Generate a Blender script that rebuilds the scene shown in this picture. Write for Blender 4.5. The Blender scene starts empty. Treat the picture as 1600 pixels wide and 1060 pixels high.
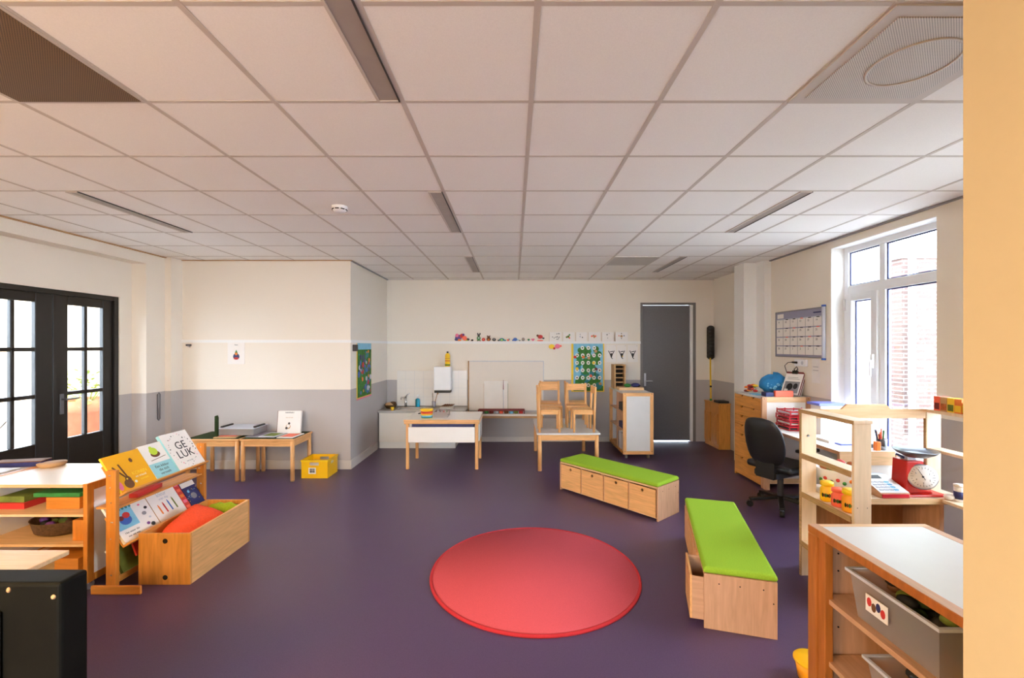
import bpy, math, random
from mathutils import Matrix, Vector
random.seed(7)
PI = math.pi
SC = bpy.context.scene
COL = SC.collection

# ------------------------------------------------------------------ camera, world, lights, exposure
cam_d = bpy.data.cameras.new('camera')
cam = bpy.data.objects.new('camera', cam_d); COL.objects.link(cam)
cam_d.sensor_width = 36.0
cam_d.lens = 697.0 / 1600 * 36
cam_d.shift_x = -3 / 1600
cam_d.shift_y = 11 / 1600
cam_d.clip_start = 0.05
cam.location = (0, 0, 1.64)
cam.rotation_euler = (PI / 2, 0, 0)
SC.camera = cam

SC.view_settings.view_transform = 'Standard'
SC.view_settings.look = 'None'
SC.view_settings.gamma = 1
SC.view_settings.use_curve_mapping = False
SC.view_settings.exposure = 0.85

world = bpy.data.worlds.new('overcast_sky'); SC.world = world
world.use_nodes = True
wn = world.node_tree
bg = wn.nodes['Background']
bg.inputs['Color'].default_value = (0.76, 0.88, 1.0, 1)
bg.inputs['Strength'].default_value = 14.5

def area_light(name, loc, rot, sx, sy, power=0, color=(1, 1, 1)):
    d = bpy.data.lights.new(name, 'AREA'); d.shape = 'RECTANGLE'; d.size = sx; d.size_y = sy
    d.energy = power; d.color = color
    o = bpy.data.objects.new(name, d); COL.objects.link(o); o.location = loc; o.rotation_euler = rot
    return o
# daylight from the overcast sky enters by the two right hand windows, the glazed doors on the left and an added unseen rear window
# warm ceiling lamps of the entrance part of the room, behind the camera
area_light('warm_ceiling_lamp', (-2.6, -0.9, 2.70), (0, 0, 0), 1.2, 0.6, 108, (1.0, 0.66, 0.24))
wl = bpy.data.lights.new('warm_pendant_lamp', 'POINT'); wl.energy = 60; wl.color = (1.0, 0.67, 0.26); wl.shadow_soft_size = 0.15
wo = bpy.data.objects.new('warm_pendant_lamp', wl); COL.objects.link(wo); wo.location = (-2.3, -0.4, 1.9)

# ------------------------------------------------------------------ materials
MATS = {}
def lin(c):
    r = []
    for v in c:
        v = v / 255.0
        r.append(v / 12.92 if v <= 0.04045 else ((v + 0.055) / 1.055) ** 2.4)
    return (*r, 1)

def mat(name, rgb, rough=0.6, metal=0.0, kind='plain', amt=0.06, scale=8.0, bump=0.0, spec=0.5, axis=2, sheen=0.0):
    m = bpy.data.materials.new(name); m.use_nodes = True
    nt = m.node_tree; b = nt.nodes['Principled BSDF']
    b.inputs['Roughness'].default_value = rough
    b.inputs['Metallic'].default_value = metal
    b.inputs['Specular IOR Level'].default_value = spec
    if sheen: b.inputs['Sheen Weight'].default_value = sheen
    c = lin(rgb)
    tc = nt.nodes.new('ShaderNodeTexCoord'); mp = nt.nodes.new('ShaderNodeMapping')
    nt.links.new(tc.outputs['Object'], mp.inputs['Vector'])
    nz = nt.nodes.new('ShaderNodeTexNoise'); nz.inputs['Scale'].default_value = scale
    nz.inputs['Detail'].default_value = 5
    nt.links.new(mp.outputs['Vector'], nz.inputs['Vector'])
    if kind == 'wood':
        s = [5.0, 5.0, 5.0]; s[axis] = 0.5
        mp.inputs['Scale'].default_value = s
        nz.inputs['Distortion'].default_value = 0.6
    cr = nt.nodes.new('ShaderNodeValToRGB')
    cr.color_ramp.elements[0].position = 0.3; cr.color_ramp.elements[1].position = 0.7
    lo = [max(0, v * (1 - amt * (1.3 if kind == 'wood' else 1))) for v in c[:3]]
    hi = [min(1, v * (1 + amt)) for v in c[:3]]
    if kind == 'wood': lo[2] *= (1 - amt)
    cr.color_ramp.elements[0].color = (*lo, 1); cr.color_ramp.elements[1].color = (*hi, 1)
    nt.links.new(nz.outputs['Fac'], cr.inputs['Fac'])
    nt.links.new(cr.outputs['Color'], b.inputs['Base Color'])
    if bump:
        bp = nt.nodes.new('ShaderNodeBump'); bp.inputs['Strength'].default_value = bump
        bp.inputs['Distance'].default_value = 0.002
        nt.links.new(nz.outputs['Fac'], bp.inputs['Height']); nt.links.new(bp.outputs['Normal'], b.inputs['Normal'])
    MATS[name] = m
    return m

mat('wall_upper', (236, 226, 212), 0.85, scale=60, amt=0.015, bump=0.15)
mat('ceiling_tile', (250, 246, 242), 0.9, scale=220, amt=0.03, bump=0.2)
mat('ceiling_bar', (206, 195, 186), 0.6, amt=0.01)
mat('baseboard_grey', (205, 196, 188), 0.7, amt=0.02)
mat('plaster_white', (240, 238, 235), 0.8, amt=0.01, scale=40)
mat('jamb_cream', (196, 170, 126), 0.8, amt=0.01, scale=40)
mat('floor_purple', (82, 62, 92), 0.36, scale=260, amt=0.22, spec=0.45)
mat('rug_red', (204, 84, 92), 0.95, scale=320, amt=0.18, bump=0.8, spec=0.1)
mat('rug_edge', (190, 36, 44), 0.9, scale=200, amt=0.1)
mat('green_felt', (146, 182, 52), 0.95, scale=160, amt=0.08, bump=0.4, spec=0.1)
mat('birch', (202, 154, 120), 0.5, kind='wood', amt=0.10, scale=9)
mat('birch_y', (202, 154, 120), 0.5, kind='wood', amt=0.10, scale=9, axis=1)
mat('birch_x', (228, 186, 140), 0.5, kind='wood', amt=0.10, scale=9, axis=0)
mat('birch_light', (234, 208, 178), 0.45, kind='wood', amt=0.06, scale=8)
mat('ply_edge', (178, 142, 100), 0.6, kind='wood', amt=0.2, scale=20, axis=1)
mat('beech', (230, 172, 112), 0.42, kind='wood', amt=0.13, scale=10)
mat('beech_x', (230, 172, 112), 0.42, kind='wood', amt=0.13, scale=10, axis=0)
mat('beech_y', (230, 172, 112), 0.42, kind='wood', amt=0.13, scale=10, axis=1)
mat('honey', (214, 146, 70), 0.42, kind='wood', amt=0.14, scale=9)
mat('honey_x', (214, 146, 70), 0.42, kind='wood', amt=0.14, scale=9, axis=0)
mat('honey_y', (214, 146, 70), 0.42, kind='wood', amt=0.14, scale=9, axis=1)
mat('orange_wood', (208, 130, 48), 0.4, kind='wood', amt=0.14, scale=9)
mat('orange_wood_x', (208, 130, 48), 0.4, kind='wood', amt=0.14, scale=9, axis=0)
mat('brown_ply', (176, 120, 74), 0.6, kind='wood', amt=0.12, scale=8)
mat('laminate_white', (238, 232, 224), 0.25, amt=0.01)
mat('laminate_grey', (214, 212, 210), 0.35, amt=0.02)
mat('white_panel', (232, 230, 226), 0.4, amt=0.01)
mat('pvc_white', (232, 234, 238), 0.35, amt=0.01)
mat('white_plastic', (240, 240, 242), 0.35, amt=0.01)
mat('paper', (238, 232, 226), 0.8, amt=0.02)
mat('black_paint', (20, 18, 17), 0.42, amt=0.1)
mat('black_leather', (26, 27, 32), 0.38, amt=0.15, scale=120, bump=0.2)
mat('black_plastic', (22, 22, 24), 0.45, amt=0.1)
mat('black_case', (16, 16, 12), 0.6, amt=0.25, scale=12, spec=0.12)
mat('hole_dark', (24, 16, 10), 0.9, amt=0.05)
mat('door_grey', (108, 106, 107), 0.55, amt=0.1, scale=120)
mat('frame_grey', (122, 118, 114), 0.5, amt=0.03)
mat('steel', (200, 200, 204), 0.28, metal=1.0, amt=0.03)
mat('dark_steel', (120, 122, 128), 0.35, metal=1.0, amt=0.05)
mat('chrome', (225, 225, 230), 0.1, metal=1.0, amt=0.01)
mat('lamp_louvre', (166, 154, 146), 0.45, metal=0.0, amt=0.05)
mat('vent_dark', (84, 58, 32), 0.7, amt=0.1, scale=60)
mat('yellow_plastic', (248, 190, 10), 0.4, amt=0.02)
mat('yellow_lid', (250, 205, 30), 0.4, amt=0.02)
mat('orange_plastic', (245, 130, 40), 0.4, amt=0.02)
mat('amber_plastic', (250, 165, 30), 0.4, amt=0.02)
mat('red_plastic', (200, 30, 50), 0.4, amt=0.03)
mat('red_enamel', (196, 30, 18), 0.3, amt=0.03)
mat('red_paint', (210, 60, 50), 0.5, amt=0.05)
mat('coral', (250, 110, 80), 0.5, amt=0.03)
mat('orange_fabric', (238, 84, 48), 0.9, amt=0.08, scale=90, bump=0.4)
mat('green_fabric', (150, 176, 30), 0.9, amt=0.1, scale=90)
mat('teal_liquid', (20, 150, 185), 0.15, amt=0.05)
mat('blue_fabric', (40, 130, 190), 0.75, amt=0.05, scale=30)
mat('blue_light', (120, 190, 225), 0.6, amt=0.03)
mat('navy', (40, 45, 100), 0.5, amt=0.2, scale=30)
mat('blue', (60, 100, 180), 0.5, amt=0.05)
mat('blue_rim', (110, 120, 205), 0.4, amt=0.05)
mat('sky_blue', (130, 195, 220), 0.6, amt=0.08, scale=20)
mat('aqua_cover', (150, 205, 212), 0.5, amt=0.03)
mat('lime', (190, 215, 60), 0.6, amt=0.05)
mat('green', (50, 130, 60), 0.7, amt=0.15, scale=20)
mat('leaf_green', (60, 120, 50), 0.8, amt=0.35, scale=18)
mat('dark_green', (44, 58, 30), 0.75, amt=0.15, spec=0.15)
mat('moss', (110, 125, 50), 0.8, amt=0.3, scale=15)
mat('teal', (40, 130, 140), 0.6, amt=0.05)
mat('purple', (110, 60, 130), 0.6, amt=0.1)
mat('pink', (235, 120, 150), 0.6, amt=0.05)
mat('red', (200, 50, 45), 0.6, amt=0.05)
mat('maroon', (120, 40, 40), 0.6, amt=0.15)
mat('yellow', (245, 205, 50), 0.6, amt=0.03)
mat('yellow_cover', (238, 172, 20), 0.5, amt=0.02)
mat('orange', (235, 130, 50), 0.6, amt=0.05)
mat('brown', (110, 70, 40), 0.7, amt=0.15)
mat('tan', (190, 150, 105), 0.7, amt=0.1)
mat('wicker_brown', (96, 72, 48), 0.8, amt=0.4, scale=50, bump=0.6)
mat('dark_grey', (60, 58, 60), 0.6, amt=0.1)
mat('mid_grey', (140, 138, 142), 0.6, amt=0.05)
mat('light_grey', (196, 198, 206), 0.5, amt=0.05)
mat('lilac_grey', (150, 148, 172), 0.5, amt=0.04)
mat('ink', (30, 30, 34), 0.7, amt=0.05)
mat('terracotta', (160, 92, 58), 0.8, amt=0.12, scale=14)
mat('foliage', (112, 122, 30), 0.7, amt=0.35, scale=14)
mat('foliage_tree', (110, 140, 60), 0.8, amt=0.4, scale=3)
mat('paving', (150, 146, 142), 0.8, amt=0.08, scale=3)
mat('render_white', (225, 222, 218), 0.8, amt=0.04, scale=3)
mat('render_peach', (214, 178, 140), 0.8, amt=0.04, scale=3)
mat('zinc', (186, 190, 196), 0.4, amt=0.05)
mat('counter_grey', (176, 172, 166), 0.35, amt=0.1, scale=120)
mat('rainbow_orange', (235, 110, 30), 0.5, amt=0.1)
mat('seed_brown', (170, 90, 40), 0.6, amt=0.4, scale=60)

def clear(name, tint, alpha, rough=0.05):
    m = bpy.data.materials.new(name); m.use_nodes = True
    nt = m.node_tree; nt.nodes.clear()
    out = nt.nodes.new('ShaderNodeOutputMaterial'); mix = nt.nodes.new('ShaderNodeMixShader')
    tr = nt.nodes.new('ShaderNodeBsdfTransparent'); tr.inputs['Color'].default_value = lin(tint)
    pb = nt.nodes.new('ShaderNodeBsdfPrincipled'); pb.inputs['Base Color'].default_value = lin(tint)
    pb.inputs['Roughness'].default_value = rough
    mix.inputs['Fac'].default_value = alpha
    nt.links.new(tr.outputs[0], mix.inputs[1]); nt.links.new(pb.outputs[0], mix.inputs[2])
    nt.links.new(mix.outputs[0], out.inputs['Surface'])
    MATS[name] = m
def pane_glass(name):
    m = bpy.data.materials.new(name); m.use_nodes = True
    nt = m.node_tree; nt.nodes.clear()
    out = nt.nodes.new('ShaderNodeOutputMaterial'); mix = nt.nodes.new('ShaderNodeMixShader')
    tr = nt.nodes.new('ShaderNodeBsdfTransparent'); tr.inputs['Color'].default_value = (0.97, 0.985, 1, 1)
    gl = nt.nodes.new('ShaderNodeBsdfGlossy'); gl.inputs['Roughness'].default_value = 0.02
    lw = nt.nodes.new('ShaderNodeLayerWeight'); lw.inputs['Blend'].default_value = 0.12
    nt.links.new(lw.outputs['Facing'], mix.inputs['Fac'])
    nt.links.new(tr.outputs[0], mix.inputs[1]); nt.links.new(gl.outputs[0], mix.inputs[2])
    nt.links.new(mix.outputs[0], out.inputs['Surface'])
    MATS[name] = m
clear('clear_plastic', (225, 216, 212), 0.30)
mat('cabinet_wood', (176, 104, 44), 0.42, kind='wood', amt=0.14, scale=9)
mat('board_cream', (226, 214, 200), 0.5, amt=0.01)
clear('clear_bottle', (235, 235, 240), 0.3)
pane_glass('window_glass')

def banded_wall():      # cream paint above a grey painted dado, the edge at 1.06 m
    m = bpy.data.materials.new('two_tone_wall'); m.use_nodes = True
    nt = m.node_tree; b = nt.nodes['Principled BSDF']; b.inputs['Roughness'].default_value = 0.8
    g = nt.nodes.new('ShaderNodeNewGeometry'); s = nt.nodes.new('ShaderNodeSeparateXYZ')
    nt.links.new(g.outputs['Position'], s.inputs[0])
    gt = nt.nodes.new('ShaderNodeMath'); gt.operation = 'GREATER_THAN'; gt.inputs[1].default_value = 1.06
    nt.links.new(s.outputs['Z'], gt.inputs[0])
    nz = nt.nodes.new('ShaderNodeTexNoise'); nz.inputs['Scale'].default_value = 90
    nt.links.new(g.outputs['Position'], nz.inputs['Vector'])
    mx = nt.nodes.new('ShaderNodeMix'); mx.data_type = 'RGBA'
    nt.links.new(gt.outputs[0], mx.inputs['Factor'])
    mx.inputs['A'].default_value = lin((186, 178, 174)); mx.inputs['B'].default_value = lin((236, 226, 212))
    nt.links.new(mx.outputs['Result'], b.inputs['Base Color'])
    bp = nt.nodes.new('ShaderNodeBump'); bp.inputs['Strength'].default_value = 0.15; bp.inputs['Distance'].default_value = 0.002
    nt.links.new(nz.outputs['Fac'], bp.inputs['Height']); nt.links.new(bp.outputs['Normal'], b.inputs['Normal'])
    MATS['two_tone_wall'] = m
banded_wall()

def brick():
    m = bpy.data.materials.new('brick'); m.use_nodes = True
    nt = m.node_tree; b = nt.nodes['Principled BSDF']; b.inputs['Roughness'].default_value = 0.9
    tc = nt.nodes.new('ShaderNodeTexCoord'); mp = nt.nodes.new('ShaderNodeMapping')
    mp.inputs['Rotation'].default_value = (PI / 2, 0, 0)
    bt = nt.nodes.new('ShaderNodeTexBrick'); bt.inputs['Scale'].default_value = 1.0
    bt.inputs['Brick Width'].default_value = 0.22; bt.inputs['Row Height'].default_value = 0.065
    bt.inputs['Mortar Size'].default_value = 0.008
    bt.inputs['Color1'].default_value = lin((98, 76, 68)); bt.inputs['Color2'].default_value = lin((84, 64, 58))
    bt.inputs['Mortar'].default_value = lin((128, 120, 114))
    nt.links.new(tc.outputs['Object'], mp.inputs['Vector']); nt.links.new(mp.outputs['Vector'], bt.inputs['Vector'])
    nt.links.new(bt.outputs['Color'], b.inputs['Base Color'])
    MATS['brick'] = m
brick()

def mesh_grille(name, base, dark, scale):   # perforated sheet metal
    m = bpy.data.materials.new(name); m.use_nodes = True
    nt = m.node_tree; b = nt.nodes['Principled BSDF']; b.inputs['Roughness'].default_value = 0.6
    tc = nt.nodes.new('ShaderNodeTexCoord')
    mp = nt.nodes.new('ShaderNodeMapping'); mp.inputs['Scale'].default_value = (scale, scale, 0); mp.inputs['Rotation'].default_value = (0, 0, PI / 4)
    vo = nt.nodes.new('ShaderNodeTexVoronoi'); vo.inputs['Randomness'].default_value = 0; vo.inputs['Scale'].default_value = 1
    cr = nt.nodes.new('ShaderNodeValToRGB'); cr.color_ramp.elements[0].position = 0.30; cr.color_ramp.elements[1].position = 0.36
    cr.color_ramp.elements[0].color = lin(dark); cr.color_ramp.elements[1].color = lin(base)
    nt.links.new(tc.outputs['Object'], mp.inputs['Vector']); nt.links.new(mp.outputs['Vector'], vo.inputs['Vector'])
    nt.links.new(vo.outputs['Distance'], cr.inputs['Fac']); nt.links.new(cr.outputs['Color'], b.inputs['Base Color'])
    MATS[name] = m
mesh_grille('grille_brown', (124, 94, 60), (52, 36, 20), 150)
mesh_grille('grille_white', (222, 214, 206), (140, 132, 126), 150)

# ------------------------------------------------------------------ mesh helpers
ROOT = {}       # object -> its world matrix at build time
def basis(ex, ey, ez, o):
    M = Matrix.Identity(4)
    for i, v in enumerate((ex, ey, ez)):
        for j in range(3): M[j][i] = v[j]
    for j in range(3): M[j][3] = o[j]
    return M

class MB:
    def __init__(s, xf=None):
        s.v = []; s.f = []; s.m = []; s.s = []; s.xf = xf or Matrix.Identity(4)
    def add(s, vs, fs, m, smooth=False):
        n = len(s.v); s.v += [s.xf @ Vector(p) for p in vs]
        for f in fs:
            s.f.append([n + i for i in f]); s.m.append(m); s.s.append(smooth)
        return s
    def box(s, x0, x1, y0, y1, z0, z1, m):
        vs = [(x, y, z) for z in (z0, z1) for y in (y0, y1) for x in (x0, x1)]
        return s.add(vs, [(0, 2, 3, 1), (4, 5, 7, 6), (0, 1, 5, 4), (2, 6, 7, 3), (0, 4, 6, 2), (1, 3, 7, 5)], m)
    def bar(s, a, b, w, h, m, up=(0, 0, 1)):
        a = Vector(a); b = Vector(b); d = (b - a).normalized(); u = Vector(up)
        sd = d.cross(u)
        if sd.length < 1e-4: sd = d.cross(Vector((1, 0, 0)))
        sd.normalize(); u = sd.cross(d)
        vs = [p + sd * (i * w / 2) + u * (j * h / 2) for p in (a, b) for i, j in ((-1, -1), (1, -1), (1, 1), (-1, 1))]
        return s.add(vs, [(0, 1, 2, 3), (7, 6, 5, 4), (0, 4, 5, 1), (1, 5, 6, 2), (2, 6, 7, 3), (3, 7, 4, 0)], m)
    def cyl(s, a, b, r0, m, r1=None, n=16):
        r1 = r0 if r1 is None else r1
        a = Vector(a); b = Vector(b); d = (b - a).normalized()
        t = d.cross(Vector((0, 0, 1)))
        if t.length < 1e-3: t = Vector((1, 0, 0))
        t.normalize(); u = d.cross(t)
        vs = []
        for p, r in ((a, r0), (b, r1)):
            for i in range(n):
                an = 2 * PI * i / n
                vs.append(p + t * (r * math.cos(an)) + u * (r * math.sin(an)))
        s.add(vs, [(i, (i + 1) % n, n + (i + 1) % n, n + i) for i in range(n)], m, True)
        k = len(s.v) - 2 * n
        for f in ([k + i for i in range(n)][::-1], [k + n + i for i in range(n)]):
            s.f.append(f); s.m.append(m); s.s.append(False)
        return s
    def tube(s, pts, r, m, n=8):
        pts = [Vector(p) for p in pts]; rings = []
        for i, p in enumerate(pts):
            d = (pts[min(i + 1, len(pts) - 1)] - pts[max(i - 1, 0)]).normalized()
            t = d.cross(Vector((0.13, 0.31, 0.94))); t.normalize(); u = d.cross(t)
            rr = r[i] if isinstance(r, (list, tuple)) else r
            rings.append([p + t * (rr * math.cos(2 * PI * k / n)) + u * (rr * math.sin(2 * PI * k / n)) for k in range(n)])
        vs = [q for ring in rings for q in ring]
        fs = [(i * n + k, i * n + (k + 1) % n, (i + 1) * n + (k + 1) % n, (i + 1) * n + k) for i in range(len(pts) - 1) for k in range(n)]
        fs += [tuple(range(n))[::-1], tuple((len(pts) - 1) * n + k for k in range(n))]
        return s.add(vs, fs, m, True)
    def lathe(s, prof, c, m, n=24, ax=None):
        vs = []
        for r, z in prof:
            for i in range(n):
                a = 2 * PI * i / n
                p = Vector((r * math.cos(a), r * math.sin(a), z))
                vs.append((ax @ p if ax else p) + Vector(c))
        fs = [(j * n + i, j * n + (i + 1) % n, (j + 1) * n + (i + 1) % n, (j + 1) * n + i) for j in range(len(prof) - 1) for i in range(n)]
        s.add(vs, fs, m, True)
        k = len(s.v) - n * len(prof)
        for jj in (0, len(prof) - 1):
            if prof[jj][0] > 1e-4 and not (abs(prof[0][0] - prof[-1][0]) < 1e-6 and abs(prof[0][1] - prof[-1][1]) < 1e-6):
                s.f.append([k + jj * n + i for i in range(n)]); s.m.append(m); s.s.append(False)
        return s
    def ball(s, c, r, m, n=14, k=9):
        if not isinstance(r, (tuple, list)): r = (r, r, r)
        vs = []
        for j in range(k + 1):
            t = PI * j / k
            for i in range(n):
                a = 2 * PI * i / n
                vs.append((c[0] + r[0] * math.sin(t) * math.cos(a), c[1] + r[1] * math.sin(t) * math.sin(a), c[2] + r[2] * math.cos(t)))
        fs = [(j * n + i, (j + 1) * n + i, (j + 1) * n + (i + 1) % n, j * n + (i + 1) % n) for j in range(k) for i in range(n)]
        return s.add(vs, fs, m, True)
    def prism(s, pts, t0, t1, m, plane='xz'):     # polygon in a plane, extruded between t0 and t1 on the third axis
        def P(p, t):
            return (p[0], t, p[1]) if plane == 'xz' else (p[0], p[1], t) if plane == 'xy' else (t, p[0], p[1])
        n = len(pts)
        vs = [P(p, t0) for p in pts] + [P(p, t1) for p in pts]
        return s.add(vs, [tuple(range(n))[::-1], tuple(range(n, 2 * n))] + [(i, (i + 1) % n, n + (i + 1) % n, n + i) for i in range(n)], m)
    def disc(s, c, r, t0, t1, m, plane='xz', sy=1.0, n=18):
        return s.prism([(c[0] + r * math.cos(2 * PI * i / n), c[1] + r * sy * math.sin(2 * PI * i / n)) for i in range(n)], t0, t1, m, plane)
    def text(s, txt, size, M, m, ext=0.0006, cx=True, squash=1.0):
        cu = bpy.data.curves.new('t', 'FONT'); cu.body = txt; cu.size = size; cu.extrude = ext
        cu.align_x = 'CENTER' if cx else 'LEFT'; cu.align_y = 'CENTER'; cu.resolution_u = 3
        o = bpy.data.objects.new('t', cu); COL.objects.link(o)
        bpy.context.view_layer.update()
        me = bpy.data.meshes.new_from_object(o.evaluated_get(bpy.context.evaluated_depsgraph_get()))
        s.add([M @ Vector((v.co.x * squash, v.co.y, v.co.z)) for v in me.vertices], [tuple(p.vertices) for p in me.polygons], m)
        bpy.data.objects.remove(o); bpy.data.curves.remove(cu); bpy.data.meshes.remove(me)
        return s
    def build(s, name, parent=None, bevel=0.0, seg=2, base=None):
        me = bpy.data.meshes.new(name); o = bpy.data.objects.new(name, me); COL.objects.link(o)
        if parent is not None:
            o.parent = parent; W = ROOT[parent]
        else:
            if base is None:
                xs = [v.x for v in s.v]; ys = [v.y for v in s.v]; zs = [v.z for v in s.v]
                base = ((min(xs) + max(xs)) / 2, (min(ys) + max(ys)) / 2, min(zs))
            o.location = base; W = Matrix.Translation(base)
        ROOT[o] = W
        inv = W.inverted()
        me.from_pydata([inv @ v for v in s.v], [], s.f)
        names = []
        for x in s.m:
            if x not in names: names.append(x)
        for x in names: me.materials.append(MATS[x])
        for p, x, sm in zip(me.polygons, s.m, s.s):
            p.material_index = names.index(x); p.use_smooth = sm
        import bmesh
        bm = bmesh.new(); bm.from_mesh(me); bmesh.ops.recalc_face_normals(bm, faces=bm.faces); bm.to_mesh(me); bm.free()
        if bevel:
            md = o.modifiers.new('bevel', 'BEVEL'); md.width = bevel; md.segments = seg; md.limit_method = 'ANGLE'; md.angle_limit = math.radians(50)
        return o

def tag(o, label, cat, group=None):
    o['label'] = label; o['category'] = cat
    if group: o['group'] = group
    return o
def thing(name, label, cat, loc=(0, 0, 0), group=None):
    o = bpy.data.objects.new(name, None); COL.objects.link(o); o.empty_display_size = 0.1
    o.location = loc; ROOT[o] = Matrix.Translation(loc)
    return tag(o, label, cat, group)
def struct(o):
    o['kind'] = 'structure'; return o
def place(o, x, y, z=0, rz=0):
    o.location = (x, y, z); o.rotation_euler = (0, 0, math.radians(rz)); return o
def copy_tree(o, parent=None):
    c = o.copy(); COL.objects.link(c)
    if parent is not None: c.parent = parent
    for ch in [x for x in bpy.data.objects if x.parent == o]:
        copy_tree(ch, c)
    return c
def Bx(*a): return MB().box(*a)

# ------------------------------------------------------------------ the setting
H = 2.783
YB = 7.66      # far wall
struct(Bx(-4.9, 3.65, -2.4, 7.8, -0.08, 0, 'floor_purple').build('floor'))
struct(Bx(-13, -4.9, -6, 18, -0.2, -0.04, 'paving').build('courtyard_ground'))
struct(Bx(3.65, 16, -6, 18, -0.2, -0.04, 'paving').build('courtyard_ground'))

# ceiling: tiles with visible bars
c = MB()
c.box(-4.9, 3.65, -2.4, 7.8, H + 0.0025, H + 0.1, 'ceiling_tile')
gx = [0.08 + 0.6 * k for k in range(-8, 6)]
gy = [2.09 + 0.6 * k for k in range(-7, 10)]
for x in gx: c.box(x - 0.012, x + 0.012, -2.4, YB, H, H + 0.0035, 'ceiling_bar')
for y in gy: c.box(-4.7, 3.43, y - 0.010, y + 0.010, H + 0.0008, H + 0.0035, 'ceiling_bar')
struct(c.build('ceiling'))

def wall_with_hole_x(x0, x1, y0, y1, holes, name, m='two_tone_wall'):
    b = MB(); cur = y0
    for (a, e, z0, z1) in sorted(holes):
        b.box(x0, x1, cur, a, 0, H + 0.05, m)
        if z0 > 0: b.box(x0, x1, a, e, 0, z0, m)
        if z1 < H: b.box(x0, x1, a, e, z1, H + 0.05, m)
        cur = e
    b.box(x0, x1, cur, y1, 0, H + 0.05, m)
    return struct(b.build(name))
# far wall with the grey door
b = MB()
b.box(-2.3, 2.17, YB, YB + 0.14, 0, H + 0.05, 'two_tone_wall')
b.box(3.12, 3.65, YB, YB + 0.14, 0, H + 0.05, 'two_tone_wall')
b.box(2.17, 3.12, YB, YB + 0.14, 2.385, H + 0.05, 'two_tone_wall')
struct(b.build('wall_back'))
# block that projects into the room at left
struct(Bx(-4.68, -2.18, 5.95, 7.8, 0, H + 0.05, 'two_tone_wall').build('wall_projecting'))
wall_with_hole_x(-4.90, -4.68, -2.4, 5.95, [(3.80, 5.295, 0, 2.22)], 'wall_left')
b = MB()
b.box(-4.68, -4.5, 5.46, 5.95, 0, H + 0.02, 'two_tone_wall')
b.box(-4.68, -4.5, -2.3, 5.46, 2.65, H + 0.02, 'wall_upper')
b.box(-4.50, -4.42, 5.75, 5.95, 0, H + 0.02, 'two_tone_wall')
struct(b.build('trim_1'))
wall_with_hole_x(3.43, 3.63, -2.4, 7.8, [(1.9, 2.9, 0.75, 2.5), (3.62, 4.83, 0, 2.70)], 'wall_right')
b = MB(); b.box(-4.9, -2.4, -2.5, -2.4, 0, H + 0.05, 'wall_upper'); b.box(0.2, 3.65, -2.5, -2.4, 0, H + 0.05, 'wall_upper')
b.box(-2.4, 0.2, -2.5, -2.4, 0, 0.95, 'wall_upper'); b.box(-2.4, 0.2, -2.5, -2.4, 2.3, H + 0.05, 'wall_upper')
struct(b.build('wall_rear'))
b = MB(); b.box(-2.4, 0.2, -2.49, -2.43, 0.95, 1.01, 'pvc_white'); b.box(-2.4, 0.2, -2.49, -2.43, 2.24, 2.30, 'pvc_white')
for x in (-2.4, -1.13, 0.14): b.box(x, x + 0.06, -2.49, -2.43, 1.01, 2.24, 'pvc_white')
w3 = struct(b.build('added_fill_window', bevel=0.003))  # unseen window added behind the camera as frontal fill for the far wall
for x in (-2.34, -1.07): Bx(x, x + 1.21, -2.463, -2.457, 1.01, 2.24, 'window_glass').build('window_pane', w3)
struct(Bx(-13, 16, -20, -6, -0.2, -0.04, 'paving').build('courtyard_ground'))
struct(Bx(-4.9, 3.65, -6, -2.5, -0.2, -0.04, 'paving').build('courtyard_ground'))
struct(Bx(0.846, 3.43, 0.62, 0.84, 0, H + 0.02, 'jamb_cream').build('wall_front'))
# pipe casing columns on the right
struct(Bx(3.17, 3.34, 6.15, 6.42, 0, H + 0.02, 'plaster_white').build('trim_2'))
struct(Bx(3.34, 3.44, 5.95, 6.30, 0, H + 0.02, 'plaster_white').build('trim_3'))
# rail along the walls, baseboards, wall angle at the ceiling
b = MB(); b.box(-2.18, 2.17, YB - 0.018, YB, 1.685, 1.722, 'plaster_white'); b.box(-2.18, 2.17, YB - 0.03, YB, 1.680, 1.688, 'plaster_white')
struct(b.build('trim_4'))
struct(Bx(-4.42, -2.175, 5.932, 5.95, 1.685, 1.722, 'plaster_white').build('trim_5'))
struct(Bx(-2.18, -2.165, 5.932, YB - 0.03, 1.685, 1.722, 'plaster_white').build('trim_6'))
struct(Bx(-4.42, -2.165, 5.935, 5.95, 0, 0.115, 'baseboard_grey').build('baseboard_projecting'))
struct(Bx(-2.18, -2.165, 5.95, 7.08, 0, 0.115, 'baseboard_grey').build('baseboard_projecting_side'))
struct(Bx(-0.9, 2.17, YB - 0.015, YB, 0, 0.08, 'baseboard_grey').build('baseboard_back'))
struct(Bx(3.415, 3.43, 5.2, 5.95, 0, 0.08, 'baseboard_grey').build('baseboard_right'))
b = MB()
b.box(3.405, 3.43, 0.84, 5.95, H - 0.014, H, 'mid_grey'); b.box(-2.18, 3.43, YB - 0.02, YB, H - 0.008, H, 'ceiling_bar')
b.box(-2.18, -2.155, 5.95, YB, H - 0.012, H, 'mid_grey'); b.box(-4.5, -2.16, 5.925, 5.95, H - 0.008, H, 'tan')
b.box(-4.5, -4.475, -2.2, 5.75, H - 0.010, H, 'tan')
struct(b.build('trim_7'))

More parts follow.
